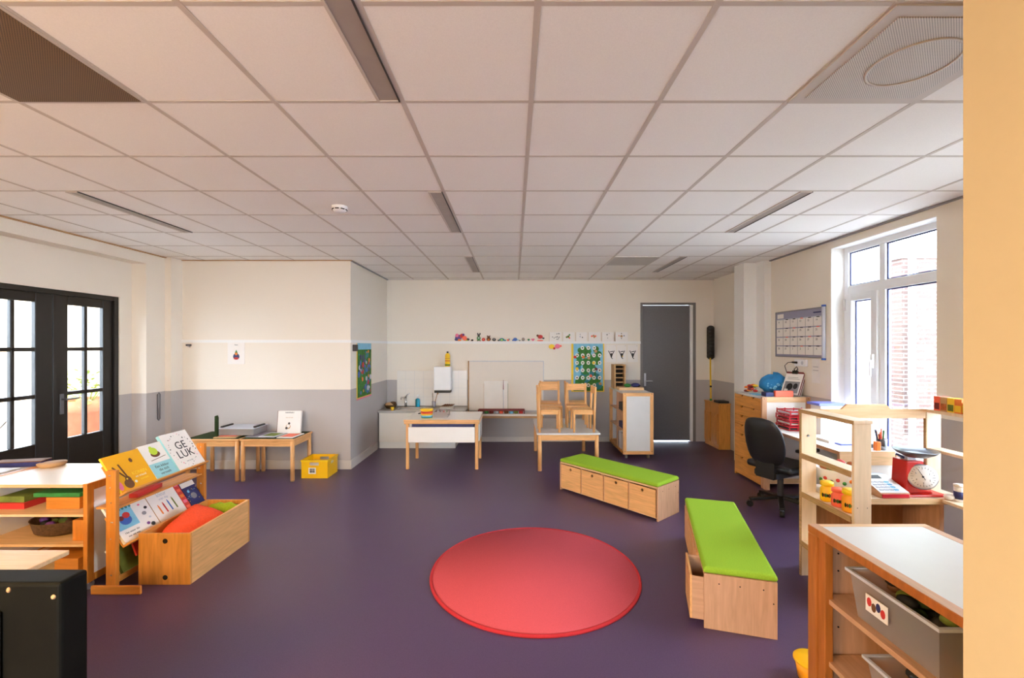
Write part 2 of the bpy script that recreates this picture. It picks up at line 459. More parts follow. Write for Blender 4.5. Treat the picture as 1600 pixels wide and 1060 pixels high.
# window_1: tilt-and-turn leaf, fixed pane and two top lights
def frame_rect(b, y0, y1, z0, z1, w, x0, x1, m):
    b.box(x0, x1, y0, y0 + w, z0, z1, m); b.box(x0, x1, y1 - w, y1, z0, z1, m)
    b.box(x0, x1, y0 + w, y1 - w, z0, z0 + w, m); b.box(x0, x1, y0 + w, y1 - w, z1 - w, z1, m)
w1 = MB()
wx0, wx1 = 3.57, 3.63
frame_rect(w1, 3.62, 4.83, 0, 2.70, 0.065, wx0, wx1, 'pvc_white')
w1.box(wx0, wx1, 3.685, 4.765, 2.19, 2.28, 'pvc_white')
w1.box(wx0, wx1, 4.29, 4.36, 0.065, 2.19, 'pvc_white'); w1.box(wx0, wx1, 4.29, 4.36, 2.28, 2.635, 'pvc_white')
struct(MB().box(3.432, 3.57, 4.822, 4.83, 0, 2.70, 'plaster_white').box(3.432, 3.57, 3.62, 4.822, 2.692, 2.70, 'plaster_white').build('trim_10'))
w1o = struct(w1.build('window_1', bevel=0.004))
l = MB(); frame_rect(l, 4.36, 4.765, 0.07, 2.19, 0.075, 3.545, 3.60, 'pvc_white')
lf = l.build('window_leaf', w1o, bevel=0.004)
hd = MB(); hd.box(3.52, 3.545, 4.385, 4.41, 1.42, 1.56, 'white_plastic'); hd.box(3.505, 3.52, 4.39, 4.405, 1.34, 1.50, 'white_plastic')
hd.build('window_handle', lf, bevel=0.003)
MB().cyl((3.548, 4.79, 2.02), (3.548, 4.79, 2.14), 0.011, 'white_plastic').build('hinge', w1o)
sl = MB()
for (a, e, z0, z1) in ((3.685, 4.29, 0.065, 2.19), (4.435, 4.69, 0.145, 2.115), (3.685, 4.29, 2.28, 2.635), (4.36, 4.765, 2.28, 2.635)):
    frame_rect(sl, a, e, z0, z1, 0.012, 3.59, 3.60, 'navy')
sl.build('gasket', w1o)
for (a, e, z0, z1) in ((3.685, 4.29, 0.065, 2.19), (4.435, 4.69, 0.145, 2.115), (3.685, 4.29, 2.28, 2.635), (4.36, 4.765, 2.28, 2.635)):
    Bx(3.605, 3.611, a, e, z0, z1, 'window_glass').build('window_pane', w1o)
# window_2: unseen, added for the daylight the lit bench implies; nearer the entrance, behind the projecting wall end
w2 = MB(); frame_rect(w2, 1.9, 2.9, 0.75, 2.5, 0.06, wx0, wx1, 'pvc_white')
w2o = struct(w2.build('window_2', bevel=0.004))
Bx(3.605, 3.611, 1.96, 2.84, 0.81, 2.44, 'window_glass').build('window_pane', w2o)

# door_1, door_2: black glazed double door on the left
def glazed_leaf(name, y0, y1, s0, s1, handle):
    X0, X1 = -4.76, -4.715
    b = MB()
    b.box(X0, X1, y0, y0 + s0, 0.01, 2.1705, 'black_paint'); b.box(X0, X1, y1 - s1, y1, 0.01, 2.1705, 'black_paint')
    b.box(X0, X1, y0 + s0, y1 - s1, 2.075, 2.1705, 'black_paint'); b.box(X0, X1, y0 + s0, y1 - s1, 0.01, 0.67, 'black_paint')
    ya, yb = y0 + s0, y1 - s1; ym = (ya + yb) / 2
    b.box(X0 + 0.005, X1 - 0.002, ym - 0.018, ym + 0.018, 0.67, 2.075, 'black_paint')
    for z in (1.14, 1.607): b.box(X0 + 0.005, X1 - 0.002, ya, yb, z - 0.02, z + 0.02, 'black_paint')
    o = struct(b.build(name, bevel=0.006))
    Bx(-4.742, -4.736, ya, yb, 0.67, 2.075, 'window_glass').build('door_pane', o)
    if handle:
        h = MB(); h.box(-4.715, -4.703, 4.625, 4.665, 0.93, 1.14, 'dark_steel')
        h.cyl((-4.705, 4.645, 1.085), (-4.65, 4.645, 1.085), 0.009, 'dark_steel'); h.cyl((-4.655, 4.645, 1.085), (-4.655, 4.775, 1.085), 0.009, 'dark_steel')
        h.build('door_handle', o, bevel=0.002)
    return o
glazed_leaf('door_1', 3.86, 4.555, 0.14, 0.16, False)
glazed_leaf('door_2', 4.562, 5.24, 0.155, 0.12, True)
b = MB()
b.box(-4.78, -4.69, 3.80, 3.857, 0, 2.22, 'black_paint'); b.box(-4.78, -4.69, 5.243, 5.295, 0, 2.22, 'black_paint'); b.box(-4.78, -4.69, 3.857, 5.243, 2.17, 2.22, 'black_paint')
b.box(-4.78, -4.72, 3.857, 5.243, 0, 0.008, 'black_paint')
struct(b.build('trim_8', bevel=0.004))
# door_3: flat grey door in the far wall
b = Bx(2.215, 3.03, YB + 0.03, YB + 0.07, 0.014, 2.34, 'door_grey')
d3 = struct(b.build('door_3', bevel=0.003))
h = MB(); h.box(2.245, 2.275, YB + 0.02, YB + 0.03, 0.95, 1.17, 'steel')
h.cyl((2.26, YB + 0.025, 1.04), (2.26, YB - 0.03, 1.04), 0.009, 'steel'); h.cyl((2.255, YB - 0.026, 1.04), (2.375, YB - 0.026, 1.04), 0.009, 'steel')
h.cyl((2.26, YB + 0.02, 1.125), (2.26, YB + 0.012, 1.125), 0.014, 'steel')
h.build('door_handle', d3, bevel=0.002)
b = MB(); b.box(2.17, 2.21, YB - 0.012, YB + 0.12, 0, 2.385, 'frame_grey'); b.box(3.075, 3.12, YB - 0.012, YB + 0.12, 0, 2.385, 'frame_grey')
b.box(2.21, 3.075, YB - 0.012, YB + 0.12, 2.345, 2.385, 'frame_grey'); b.box(3.034, 3.075, YB + 0.0, YB + 0.12, 0, 2.345, 'plaster_white')
struct(b.build('trim_9', bevel=0.003))

# courtyard seen through the glass
struct(Bx(-12.6, -12.3, -4, 18, -0.1, 3.0, 'render_white').build('courtyard_wall'))
b = MB(); b.box(-12, -6.6, 8.5, 8.8, -0.1, 2.6, 'render_peach')
struct(b.build('courtyard_wall'))
b = MB()
b.box(-10.3, -9.4, 9.9, 10.2, 1.5, 2.3, 'dark_grey'); b.box(-10.6, -9.1, 9.8, 10.2, 2.3, 2.55, 'mid_grey'); b.box(-10.4, -9.3, 9.9, 10.1, -0.1, 1.5, 'dark_grey')
t = tag(b.build('garden_shed'), 'dark grey shed with flat roof in the courtyard beyond the glazed doors', 'shed')
b = MB(); b.box(6.0, 11, 6.9, 7.2, -0.1, 3.0, 'brick'); b.box(5.9, 11, 6.88, 7.2, 3.0, 3.12, 'zinc')
bb = tag(b.build('brick_building'), 'brick building outside the right hand window', 'building')
b = MB(); b.box(4.2, 7.4, 8.4, 8.7, -0.1, 3.6, 'render_white'); b.box(4.9, 5.35, 8.36, 8.4, 0.0, 2.3, 'dark_grey')
bb2 = tag(b.build('rendered_building'), 'white rendered building wall with pale door outside the right hand window', 'building')
b = MB(); b.cyl((6.07, 6.80, -0.05), (6.07, 6.80, 3.0), 0.045, 'zinc')
for z in (0.9, 1.8, 2.7): b.cyl((6.07, 6.80, z), (6.07, 6.80, z + 0.05), 0.055, 'zinc')
tag(b.build('drainpipe'), 'grey drainpipe beside the brick wall outside the window', 'drainpipe')
b = MB()
for i in range(160):
    a = random.uniform(0, 2 * PI); r = random.uniform(0.2, 2.2); z = random.uniform(-1.2, 1.3)
    b.ball((11.0 + r * math.cos(a), 10.5 + r * math.sin(a), 6.2 + z), (random.uniform(.25, .5), random.uniform(.25, .5), random.uniform(.15, .3)), 'foliage_tree', 7, 5)
tr = thing('garden_tree', 'green leafy tree above the roofs outside the right hand window', 'tree', (11, 10.5, -0.04))
b.build('tree_crown', tr); MB().cyl((11, 10.5, -0.04), (11, 10.5, 5.6), 0.16, 'brown', 0.09).build('tree_trunk', tr)

# planter with plant outside the glazed doors
pt = thing('potted_plant', 'yellow green leafy plant in a big terracotta pot outside the glazed doors', 'plant', (-6.15, 6.45, -0.04))
b = MB(); b.lathe([(0.22, -0.04), (0.30, 0.70), (0.38, 0.72), (0.38, 0.88), (0.34, 0.88), (0.32, 0.80), (0.0, 0.78)], (-6.15, 6.45, 0), 'terracotta', 28)
b.build('terracotta_pot', pt)
b = MB()
for i in range(230):
    a = random.uniform(0, 2 * PI); r = 0.42 * math.sqrt(random.random()); z = 0.86 + random.random() * 0.5 * (1.1 - r)
    c0 = Vector((-6.15 + r * math.cos(a), 6.45 + r * math.sin(a), z))
    d = Vector((math.cos(a), math.sin(a), random.uniform(-.4, .8))).normalized(); sd = d.cross(Vector((0, 0, 1))).normalized() * random.uniform(.02, .04); L = random.uniform(.08, .16)
    b.add([c0, c0 + d * L * .5 + sd, c0 + d * L, c0 + d * L * .5 - sd], [(0, 1, 2, 3)], random.choice(['foliage', 'foliage', 'lime', 'moss']))
for i in range(12):
    a = 2 * PI * i / 12; b.tube([(-6.15, 6.45, 0.78), (-6.15 + .15 * math.cos(a), 6.45 + .15 * math.sin(a), 1.0), (-6.15 + .3 * math.cos(a), 6.45 + .3 * math.sin(a), 1.12)], 0.006, 'moss', 5)
b.build('leaves', pt)
# bistro table outside
bt = thing('bistro_table', 'thin metal bistro table outside the left glazed door', 'table', (-6.6, 5.5, -0.04))
MB().cyl((-6.6, 5.5, 0.70), (-6.6, 5.5, 0.715), 0.30, 'mid_grey', n=28).build('tabletop', bt)
for k in range(3):
    a = 2 * PI * k / 3 + 0.5; ca, sa = math.cos(a), math.sin(a)
    MB().tube([(-6.6 + r * ca, 5.5 + r * sa, z) for r, z in ((.25, .70), (.14, .55), (.05, .36), (.12, .15), (.27, -.04))], 0.008, 'dark_grey', 6).build('leg', bt)

# ------------------------------------------------------------------ ceiling fittings
def ceiling_light(x, y0, y1, label, wd=0.088):
    t = thing('ceiling_light', label, 'light', (x, (y0 + y1) / 2, H), 'recessed ceiling lights')
    b = MB(); z0, z1 = H - 0.006, H + 0.004
    b.box(x - wd / 2 - 0.012, x - wd / 2, y0, y1, z0, z1, 'ceiling_bar'); b.box(x + wd / 2, x + wd / 2 + 0.006, y0, y1, z0, z1, 'dark_grey')
    b.box(x - wd / 2, x + wd / 2, y0, y0 + 0.01, z0, z1, 'ceiling_bar'); b.box(x - wd / 2, x + wd / 2, y1 - 0.01, y1, z0, z1, 'ceiling_bar')
    b.build('light_frame', t)
    MB().box(x - wd / 2, x + wd / 2, y0 + 0.01, y1 - 0.01, H - 0.002, H + 0.003, 'lamp_louvre').build('light_diffuser', t)
for x, y0, y1, lb in ((-0.58, 0.93, 2.08, 'recessed strip light nearest the camera, above the middle of the room'),
                      (-0.58, 3.30, 4.48, 'recessed strip light, second in the middle row'),
                      (-0.58, 5.70, 6.88, 'recessed strip light, farthest in the middle row'),
                      (-3.27, 3.30, 4.48, 'recessed strip light over the left side by the bookshelf'),
                      (2.17, 3.30, 4.48, 'recessed strip light on the right side near the window'),
                      (2.17, 5.70, 6.88, 'recessed strip light on the right side near the grey door')):
    ceiling_light(x, y0, y1, lb, 0.075 if x != -0.58 else 0.088)
v = thing('air_vent', 'dark brown perforated air vent in the ceiling at upper left', 'vent', (-2.02, 1.79, H))
MB().box(-2.32, -1.72, 1.46, 2.09, H - 0.004, H + 0.002, 'ceiling_bar').build('vent_frame', v)
MB().box(-2.30, -1.735, 1.48, 2.075, H - 0.007, H - 0.003, 'grille_brown').build('vent_grille', v)
v = thing('air_diffuser', 'white perforated square air diffuser in the ceiling at upper right', 'vent', (1.58, 1.79, H))
b = MB(); b.box(1.28, 1.88, 1.49, 2.09, H - 0.006, H + 0.002, 'ceiling_bar'); b.build('diffuser_frame', v)
b = MB(); b.box(1.33, 1.83, 1.54, 2.04, H - 0.010, H - 0.005, 'grille_white'); b.build('diffuser_face', v)
b = MB(); b.lathe([(0.155, 0), (0.155, -0.004), (0.145, -0.004), (0.145, 0), (0.155, 0)], (1.60, 1.79, H - 0.010), 'ceiling_bar', 32)
b.build('duct_ring', v)
v = thing('return_vent', 'pale perforated return vent in the far ceiling near the grey door', 'vent', (1.58, 5.99, H))
MB().box(1.29, 1.87, 5.70, 6.28, H - 0.006, H + 0.002, 'grille_white').build('vent_grille', v)
sd = thing('smoke_detector', 'round white smoke detector on the ceiling', 'smoke detector', (-1.43, 3.66, H))
MB().lathe([(0.0, -0.045), (0.035, -0.045), (0.055, -0.03), (0.062, -0.012), (0.062, 0.006)], (-1.43, 3.66, H), 'white_plastic', 24).build('detector_body', sd)
b = MB()
for i in range(8):
    a0 = 2 * PI * i / 8; 
    b.bar((-1.43 + .0565 * math.cos(a0 - .28), 3.66 + .0565 * math.sin(a0 - .28), H - .026), (-1.43 + .0565 * math.cos(a0 + .28), 3.66 + .0565 * math.sin(a0 + .28), H - .026), 0.008, 0.008, 'ink')
b.build('detector_slot', sd)

# ------------------------------------------------------------------ rug
r = thing('round_rug', 'round coral red rug with darker red edge on the purple floor', 'rug', (0.15, 3.25, 0))
MB().lathe([(0.0, 0.012), (0.735, 0.012), (0.737, 0.001)], (0.15, 3.25, 0), 'rug_red', 96).build('rug_pile', r)
MB().lathe([(0.733, 0.001), (0.733, 0.015), (0.742, 0.016), (0.750, 0.010), (0.752, 0.001)], (0.15, 3.25, 0), 'rug_edge', 96).build('rug_border', r)

# ------------------------------------------------------------------ storage benches (local frame: x along, y depth, front = -y)
def make_bench(label, open_drawer=None):
    L, D, HH = 1.25, 0.38, 0.318
    t = thing('storage_bench', label, 'bench', (0, 0, 0), 'green topped storage benches')
    b = MB(); tk = 0.015
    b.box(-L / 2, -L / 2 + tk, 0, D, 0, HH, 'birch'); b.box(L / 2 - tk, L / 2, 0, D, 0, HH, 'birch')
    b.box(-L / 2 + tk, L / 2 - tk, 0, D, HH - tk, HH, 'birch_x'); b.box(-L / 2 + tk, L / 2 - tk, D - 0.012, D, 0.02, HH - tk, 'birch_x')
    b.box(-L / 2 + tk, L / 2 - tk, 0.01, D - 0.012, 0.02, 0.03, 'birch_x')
    W = (L - 2 * tk) / 4
    for k in (1, 2, 3):
        x = -L / 2 + tk + k * W; b.box(x - 0.006, x + 0.006, 0.003, D - 0.012, 0.03, HH - tk, 'birch')
    b.build('bench_body', t, bevel=0.0015)
    for sx in (-1, 1):
        X = sx * L / 2
        for (y, z) in ((0.08, HH - .05), (0.19, HH - .05), (0.31, HH - .05), (D - .02, HH * .62)):
            MB().cyl((X - sx * .002, y, z), (X + sx * .0008, y, z), 0.004, 'hole_dark', n=8).build('screw', t)
    # padded cushion, edges rolled
    n = 5; pr = []
    for i in range(n + 1):
        a = PI / 2 * i / n; pr.append((0.022 * (1 - math.sin(a)), 0.022 * (1 - math.cos(a))))
    cu = MB(); z0 = HH + 0.001; z1 = HH + 0.038
    rings = [(0.002, z0)] + [(0.022 - 0.022 * math.cos(PI / 2 * i / n), z1 - 0.022 + 0.022 * math.sin(PI / 2 * i / n)) for i in range(n + 1)]
    vs = []
    for ins, z in rings:
        x0, x1, y0, y1 = -L / 2 + ins, L / 2 - ins, ins - .004, D - ins + .004
        vs += [(x0, y0, z), (x1, y0, z), (x1, y1, z), (x0, y1, z)]
    fs = [(4 * j + k, 4 * j + (k + 1) % 4, 4 * j + 4 + (k + 1) % 4, 4 * j + 4 + k) for j in range(len(rings) - 1) for k in range(4)]
    fs += [(0, 3, 2, 1), tuple(4 * (len(rings) - 1) + k for k in range(4))]
    cu.add(vs, fs, 'green_felt'); cu.build('cushion', t, bevel=0.012, seg=3)
    for k in range(4):
        x0 = -L / 2 + tk + k * W + 0.009; x1 = x0 + W - 0.018
        dy = -0.075 if open_drawer == k else -0.006
        z0, z1 = 0.034, HH - tk - 0.010
        # front with a round finger hole cut near the top
        b = MB(); cx = (x0 + x1) / 2; cz = z1 - 0.035; rr = 0.015; N = 24
        outer = []; inner = []
        for i in range(N):
            a = 2 * PI * (i + .5) / N; ca, sa = math.cos(a), math.sin(a)
            hx = (x1 - x0) / 2
            lim = min(hx / abs(ca) if abs(ca) > 1e-6 else 1e9, ((z1 - cz) if sa > 0 else (cz - z0)) / abs(sa) if abs(sa) > 1e-6 else 1e9)
            outer.append((cx + ca * lim, cz + sa * lim)); inner.append((cx + rr * ca, cz + rr * sa))
        # corners are kept by snapping the nearest outer points
        for cc in ((x0, z0), (x1, z0), (x1, z1), (x0, z1)):
            j = min(range(N), key=lambda i: (outer[i][0] - cc[0]) ** 2 + (outer[i][1] - cc[1]) ** 2); outer[j] = cc
        vs = [(p[0], dy, p[1]) for p in outer] + [(p[0], dy, p[1]) for p in inner] + [(p[0], dy + .012, p[1]) for p in outer] + [(p[0], dy + .012, p[1]) for p in inner]
        fs = []
        for i in range(N):
            j = (i + 1) % N
            fs += [(i, j, N + j, N + i), (2 * N + i, 3 * N + i, 3 * N + j, 2 * N + j), (i, 2 * N + i, 2 * N + j, j), (N + i, N + j, 3 * N + j, 3 * N + i)]
        b.add(vs, fs, 'beech_x')
        b.box(x0, x0 + .009, dy + .012, dy + .33, z0, z1 - .01, 'birch_y'); b.box(x1 - .009, x1, dy + .012, dy + .33, z0, z1 - .01, 'birch_y')
        b.box(x0 + .009, x1 - .009, dy + .012, dy + .33, z0, z0 + .008, 'brown_ply'); b.box(x0 + .009, x1 - .009, dy + .321, dy + .33, z0 + .008, z1 - .01, 'birch_x')
        dr = b.build('drawer', t)
    return t
# bench by the chairs' table: front row faces the rug
b1 = make_bench('green cushioned storage bench standing farther from the camera, across the room, four drawers facing us')
place(b1, (0.527 + 1.342) / 2, (5.10 + 4.156) / 2, 0, math.degrees(math.atan2(-.944, .815)))
b2 = make_bench('green cushioned storage bench nearest the camera, end panel facing us, one drawer pulled out', open_drawer=3)
place(b2, (1.106 + 1.455) / 2, (2.595 + 3.79) / 2, 0, -106.3)

# ------------------------------------------------------------------ small tables at the left
def make_play_table(name, label, w, d, h, group=None, top='dark_green', rad=0.024):
    t = thing(name, label, 'table', (0, 0, 0), group)
    Bx(0, w, 0, d, h - 0.022, h, 'beech_x').build('tabletop', t, bevel=0.003)
    Bx(0.012, w - 0.012, 0.012, d - 0.012, h, h + 0.002, top).build('table_surface', t)
    b = MB(); a0 = h - 0.022 - 0.07
    b.box(0.05, w - .05, 0.015, 0.035, a0, h - .022, 'beech_x'); b.box(0.05, w - .05, d - .035, d - .015, a0, h - .022, 'beech_x')
    b.box(0.015, 0.035, 0.05, d - .05, a0, h - .022, 'beech_y'); b.box(w - .035, w - .015, 0.05, d - .05, a0, h - .022, 'beech_y')
    b.build('apron', t)
    for x in (0.03, w - .03):
        for y in (0.03, d - .03):
            l = MB().cyl((x, y, 0.012), (x, y, h - .022), rad, 'beech').build('leg', t)
            MB().cyl((x, y, 0), (x, y, 0.012), rad * .95, 'tan').build('foot_cap', l)
    return t
ta = make_play_table('play_table', 'low beech table with dark green top, left one behind the book rack', 0.66, 0.50, 0.515, 'green topped low tables')
tb = copy_tree(ta); tb['label'] = 'low beech table with dark green top, right one beside the yellow crate'
place(ta, -3.985, 5.38); place(tb, -3.315, 5.38)

b = MB(); b.prism([(-3.66, 0.517), (-3.63, 0.517), (-3.63, 0.76), (-3.64, 0.79), (-3.66, 0.78)], 5.45, 5.49, 'dark_green')
tag(b.build('toy_figure_post', bevel=0.004), 'dark green upright wooden toy board standing on the left low table', 'toy')
bx = thing('storage_box', 'shallow clear plastic box with dark handles on the left low table', 'box', (-3.42, 5.68, 0.517))
b = MB(); b.box(-3.66, -3.22, 5.52, 5.82, 0.535, 0.54, 'clear_plastic')
for (a, bb_, c_, d_) in ((-3.66, -3.655, 5.52, 5.82), (-3.225, -3.22, 5.52, 5.82), (-3.655, -3.225, 5.52, 5.525), (-3.655, -3.225, 5.815, 5.82)): b.box(a, bb_, c_, d_, 0.54, 0.61, 'clear_plastic')
b.build('box_body', bx)
b = MB(); b.box(-3.67, -3.21, 5.51, 5.83, 0.612, 0.622, 'light_grey'); b.build('box_lid', bx, bevel=0.003)
for x in (-3.66, -3.25): MB().box(x, x + .03, 5.56, 5.78, 0.622, 0.64, 'black_plastic').build('box_handle', bx, bevel=0.004)
MB().box(-3.62, -3.26, 5.56, 5.78, 0.542, 0.59, 'teal').build('craft_contents', bx)
def flat_item(name, label, cat, x0, x1, y0, y1, z, th, m, rz=0, top=None, group=None):
    cx, cy = (x0 + x1) / 2, (y0 + y1) / 2
    M = Matrix.Translation((cx, cy, z)) @ Matrix.Rotation(math.radians(rz), 4, 'Z')
    b = MB(M); b.box(x0 - cx, x1 - cx, y0 - cy, y1 - cy, 0, th, m)
    if top: b.box((x0 - cx) * .8, (x1 - cx) * .8, (y0 - cy) * .7, (y1 - cy) * .7, th, th + .001, top)
    return tag(b.build(name, bevel=0.001), label, cat, group)
TZ = 0.5175
flat_item('picture_book', 'thin book lying under the clear box on the left low table', 'book', -3.66, -3.40, 5.42, 5.72, TZ, 0.014, 'tan', 4, 'coral')
flat_item('picture_book', 'grey thin book lying across the join of the two low tables', 'book', -3.28, -3.02, 5.46, 5.80, TZ, 0.010, 'mid_grey', -8, 'lilac_grey')
flat_item('picture_book', 'patterned thin book lying in the middle of the right low table', 'book', -3.10, -2.90, 5.42, 5.68, TZ + 0.011, 0.010, 'light_grey', -6, 'moss')
flat_item('picture_book', 'reddish thin book lying at the right end of the right low table', 'book', -2.885, -2.685, 5.43, 5.70, TZ, 0.010, 'paper', -4, 'coral')
# standing white book
M = basis((1, 0, 0), (0, -math.sin(.12) * -1, math.cos(.12)), (0, -math.cos(.12), math.sin(.12)), (-2.90, 5.74, TZ))
b = MB(M); b.box(-.15, .15, 0.0, .285, -.03, 0, 'paper'); b.box(-.155, -.15, 0, .287, -.031, .001, 'brown')
b.text('HANNAH', .026, Matrix.Translation((0, .262, .0008)), 'ink')
b.text('leest een boek', .016, Matrix.Translation((0, .20, .0008)), 'tan')
b.disc((-.01, .085), .030, 0, .0012, 'tan', 'xy'); b.disc((-.01, .09), .022, .0012, .002, 'paper', 'xy'); b.disc((.0, .125), .014, 0, .0012, 'dark_grey', 'xy'); b.disc((-.03, .065), .016, .001, .0022, 'dark_grey', 'xy')
tag(b.build('picture_book'), 'white hardcover book propped upright against the wall on the right low table', 'book')

# yellow crate
cr = thing('plastic_crate', 'yellow plastic crate on the floor beside the low tables', 'crate', (-2.47, 5.68, 0))
b = MB(); x0, x1, y0, y1, hh = -2.635, -2.31, 5.53, 5.84, .225
b.box(x0, x1, y0, y1, 0, .01, 'yellow_plastic')
for X, s in ((x0, 1), (x1, -1)):
    xa, xb = sorted((X, X + s * .008))
    b.box(xa, xb, y0, y1, .01, .15, 'yellow_plastic'); b.box(xa, xb, y0, y0 + .1, .15, hh, 'yellow_plastic'); b.box(xa, xb, y1 - .1, y1, .15, hh, 'yellow_plastic'); b.box(xa, xb, y0 + .1, y1 - .1, .19, hh, 'yellow_plastic')
for Y, s in ((y0, 1), (y1, -1)):
    ya, yb = sorted((Y, Y + s * .008))
    b.box(x0 + .008, x1 - .008, ya, yb, .01, .155, 'yellow_plastic'); b.box(x0 + .008, x0 + .1, ya, yb, .155, hh, 'yellow_plastic'); b.box(x1 - .11, x1 - .008, ya, yb, .155, hh, 'yellow_plastic'); b.box(x0 + .1, x1 - .11, ya, yb, .195, hh, 'yellow_plastic')
b.box(x0 - .006, x1 + .006, y0 - .006, y0, hh - .02, hh, 'yellow_lid'); b.box(x0 - .006, x1 + .006, y1, y1 + .006, hh - .02, hh, 'yellow_lid')
b.box(x0 - .006, x0, y0, y1, hh - .02, hh, 'yellow_lid'); b.box(x1, x1 + .006, y0, y1, hh - .02, hh, 'yellow_lid')
b.build('crate_body', cr)
b = MB(); b.box(-2.545, -2.455, y0 - .004, y0 - .001, .055, .13, 'paper')
for xx in (-2.52, -2.50, -2.478): b.disc((xx, .112), .008, y0 - .006, y0 - .004, 'ink'); b.box(xx - .007, xx + .007, y0 - .006, y0 - .004, .07, .10, 'ink')
b.build('crate_label', cr)
MB().box(-2.60, -2.34, 5.56, 5.80, .0105, .16, 'paper').build('stored_papers', cr)

# papers on the projecting wall
b = MB(); b.box(-3.815, -3.59, 5.945, 5.949, 1.40, 1.69, 'paper')
b.disc((-3.70, 1.50), .042, 5.943, 5.945, 'navy'); b.disc((-3.70, 1.475), .032, 5.941, 5.944, 'red', sy=.5); b.prism([(-3.725, 1.53), (-3.675, 1.53), (-3.70, 1.59)], 5.942, 5.945, 'leaf_green'); b.disc((-3.70, 1.535), .018, 5.940, 5.943, 'orange')
b.text('Noot', .02, basis((1, 0, 0), (0, 0, 1), (0, -1, 0), (-3.70, 5.944, 1.655)), 'ink')
tag(b.build('wall_drawing'), 'sheet with a small gnome drawing on the wall above the low tables', 'paper')
b = MB(); b.box(-4.36, -4.30, 5.925, 5.949, 1.64, 1.665, 'dark_grey'); b.cyl((-4.33, 5.92, 1.64), (-4.30, 5.92, 1.63), .008, 'steel')
tag(b.build('coat_hook'), 'small metal hook under the rail at the left corner', 'hook')
b = MB(); X = -4.499
b.tube([(X + .01, 5.62, 0.72), (X + .01, 5.62, 1.03), (X + .01, 5.64, 1.05), (X + .01, 5.66, 1.03), (X + .01, 5.66, .72), (X + .01, 5.64, .70), (X + .01, 5.62, .72)], .006, 'dark_steel')
tag(b.build('grab_rail'), 'thin vertical metal handle on the grey wall beside the glazed doors', 'rail')

# left poster on the side of the projecting wall, with small control box
b = MB(); X = -2.176; y0, y1, z0, z1 = 6.17, 6.80, .885, 1.68
b.box(X, X + .002, y0, y1, z0, z1, 'yellow'); b.box(X + .002, X + .003, y0 + .03, y1 - .01, z0 + .03, z1, 'leaf_green'); b.box(X + .002, X + .0035, y0 + .02, y1 - .01, z1 - .09, z1, 'sky_blue')
b.box(X + .002, X + .0035, y0, y1, z0, z0 + .02, 'pink')
for i in range(70):
    yy = random.uniform(y0 + .07, y1 - .05); zz = random.uniform(z0 + .08, z1 - .12)
    b.disc((yy, zz), random.uniform(.02, .045), X + .003, X + .004 + .0001 * i, random.choice(['blue', 'navy', 'red', 'orange', 'moss', 'teal', 'light_grey', 'green', 'blue']), 'yz', n=8)
tag(b.build('wall_poster'), 'tall colourful picture poster on the side of the projecting wall', 'poster')
b = Bx(-2.18, -2.13, 6.02, 6.10, 1.57, 1.66, 'dark_grey')
tag(b.build('thermostat', bevel=.004), 'small dark grey box on the corner of the projecting wall', 'control box')

# ------------------------------------------------------------------ sink unit along the far wall
k = thing('sink_cabinet', 'low white kitchen base unit under the sink by the far wall', 'cabinet', (-1.5, 7.35, 0))
Bx(-2.16, -0.94, 7.16, 7.64, 0, .10, 'white_panel').build('plinth', k)
Bx(-2.16, -0.94, 7.15, 7.64, .10, .572, 'white_panel').build('cabinet_body', k)
for x0, x1 in ((-2.155, -1.555), (-1.548, -0.945)): Bx(x0, x1, 7.13, 7.149, .105, .568, 'laminate_white').build('cabinet_door', k, bevel=.002)
w = thing('worktop', 'grey kitchen worktop with inset steel sink by the far wall', 'worktop', (-1.45, 7.38, .572))
b = MB(); b.box(-2.175, -1.92, 7.12, 7.65, .573, .605, 'counter_grey'); b.box(-1.50, -0.79, 7.12, 7.65, .573, .605, 'counter_grey'); b.box(-1.92, -1.50, 7.12, 7.20, .573, .605, 'counter_grey'); b.box(-1.92, -1.50, 7.53, 7.65, .573, .605, 'counter_grey')
b.build('counter_slab', w)
b = MB(); b.box(-1.93, -1.49, 7.19, 7.21, .605, .609, 'steel'); b.box(-1.93, -1.49, 7.52, 7.54, .605, .609, 'steel'); b.box(-1.93, -1.91, 7.21, 7.52, .605, .609, 'steel'); b.box(-1.51, -1.49, 7.21, 7.52, .605, .609, 'steel'); b.box(-1.91, -1.51, 7.21, 7.52, .576, .580, 'steel')
b.build('sink_basin', w)
b = Bx(-2.0, -.80, 7.63, 7.655, .62, 1.215, 'laminate_white')
for x in [-2.0 + .15 * i for i in range(1, 9)]: b.box(x - .001, x + .001, 7.6285, 7.6305, .62, 1.215, 'light_grey')
for z in (.77, .92, 1.07): b.box(-2.0, -.80, 7.6285, 7.6305, z - .001, z + .001, 'light_grey')
tag(b.build('tile_splashback'), 'square of white wall tiles above the sink', 'splashback')
f = thing('mixer_tap', 'chrome mixer tap over the sink', 'tap', (-1.84, 7.58, .605))
b = MB(); b.cyl((-1.84, 7.58, .606), (-1.84, 7.58, .76), .022, 'chrome'); b.tube([(-1.84, 7.58, .72), (-1.85, 7.50, .78), (-1.86, 7.40, .79), (-1.86, 7.36, .765)], .012, 'chrome'); b.build('tap_body', f)
MB().tube([(-1.84, 7.58, .77), (-1.81, 7.56, .81), (-1.77, 7.54, .84)], [.016, .010, .008], 'chrome').build('tap_lever', f)
f = thing('soap_bottle', 'turquoise soap bottle with clear pump beside the sink', 'bottle', (-1.63, 7.56, .605))
MB().lathe([(0.036, .605), (.038, .62), (.038, .73), (.03, .745), (.014, .755)], (-1.63, 7.56, 0), 'teal_liquid').build('bottle_body', f)
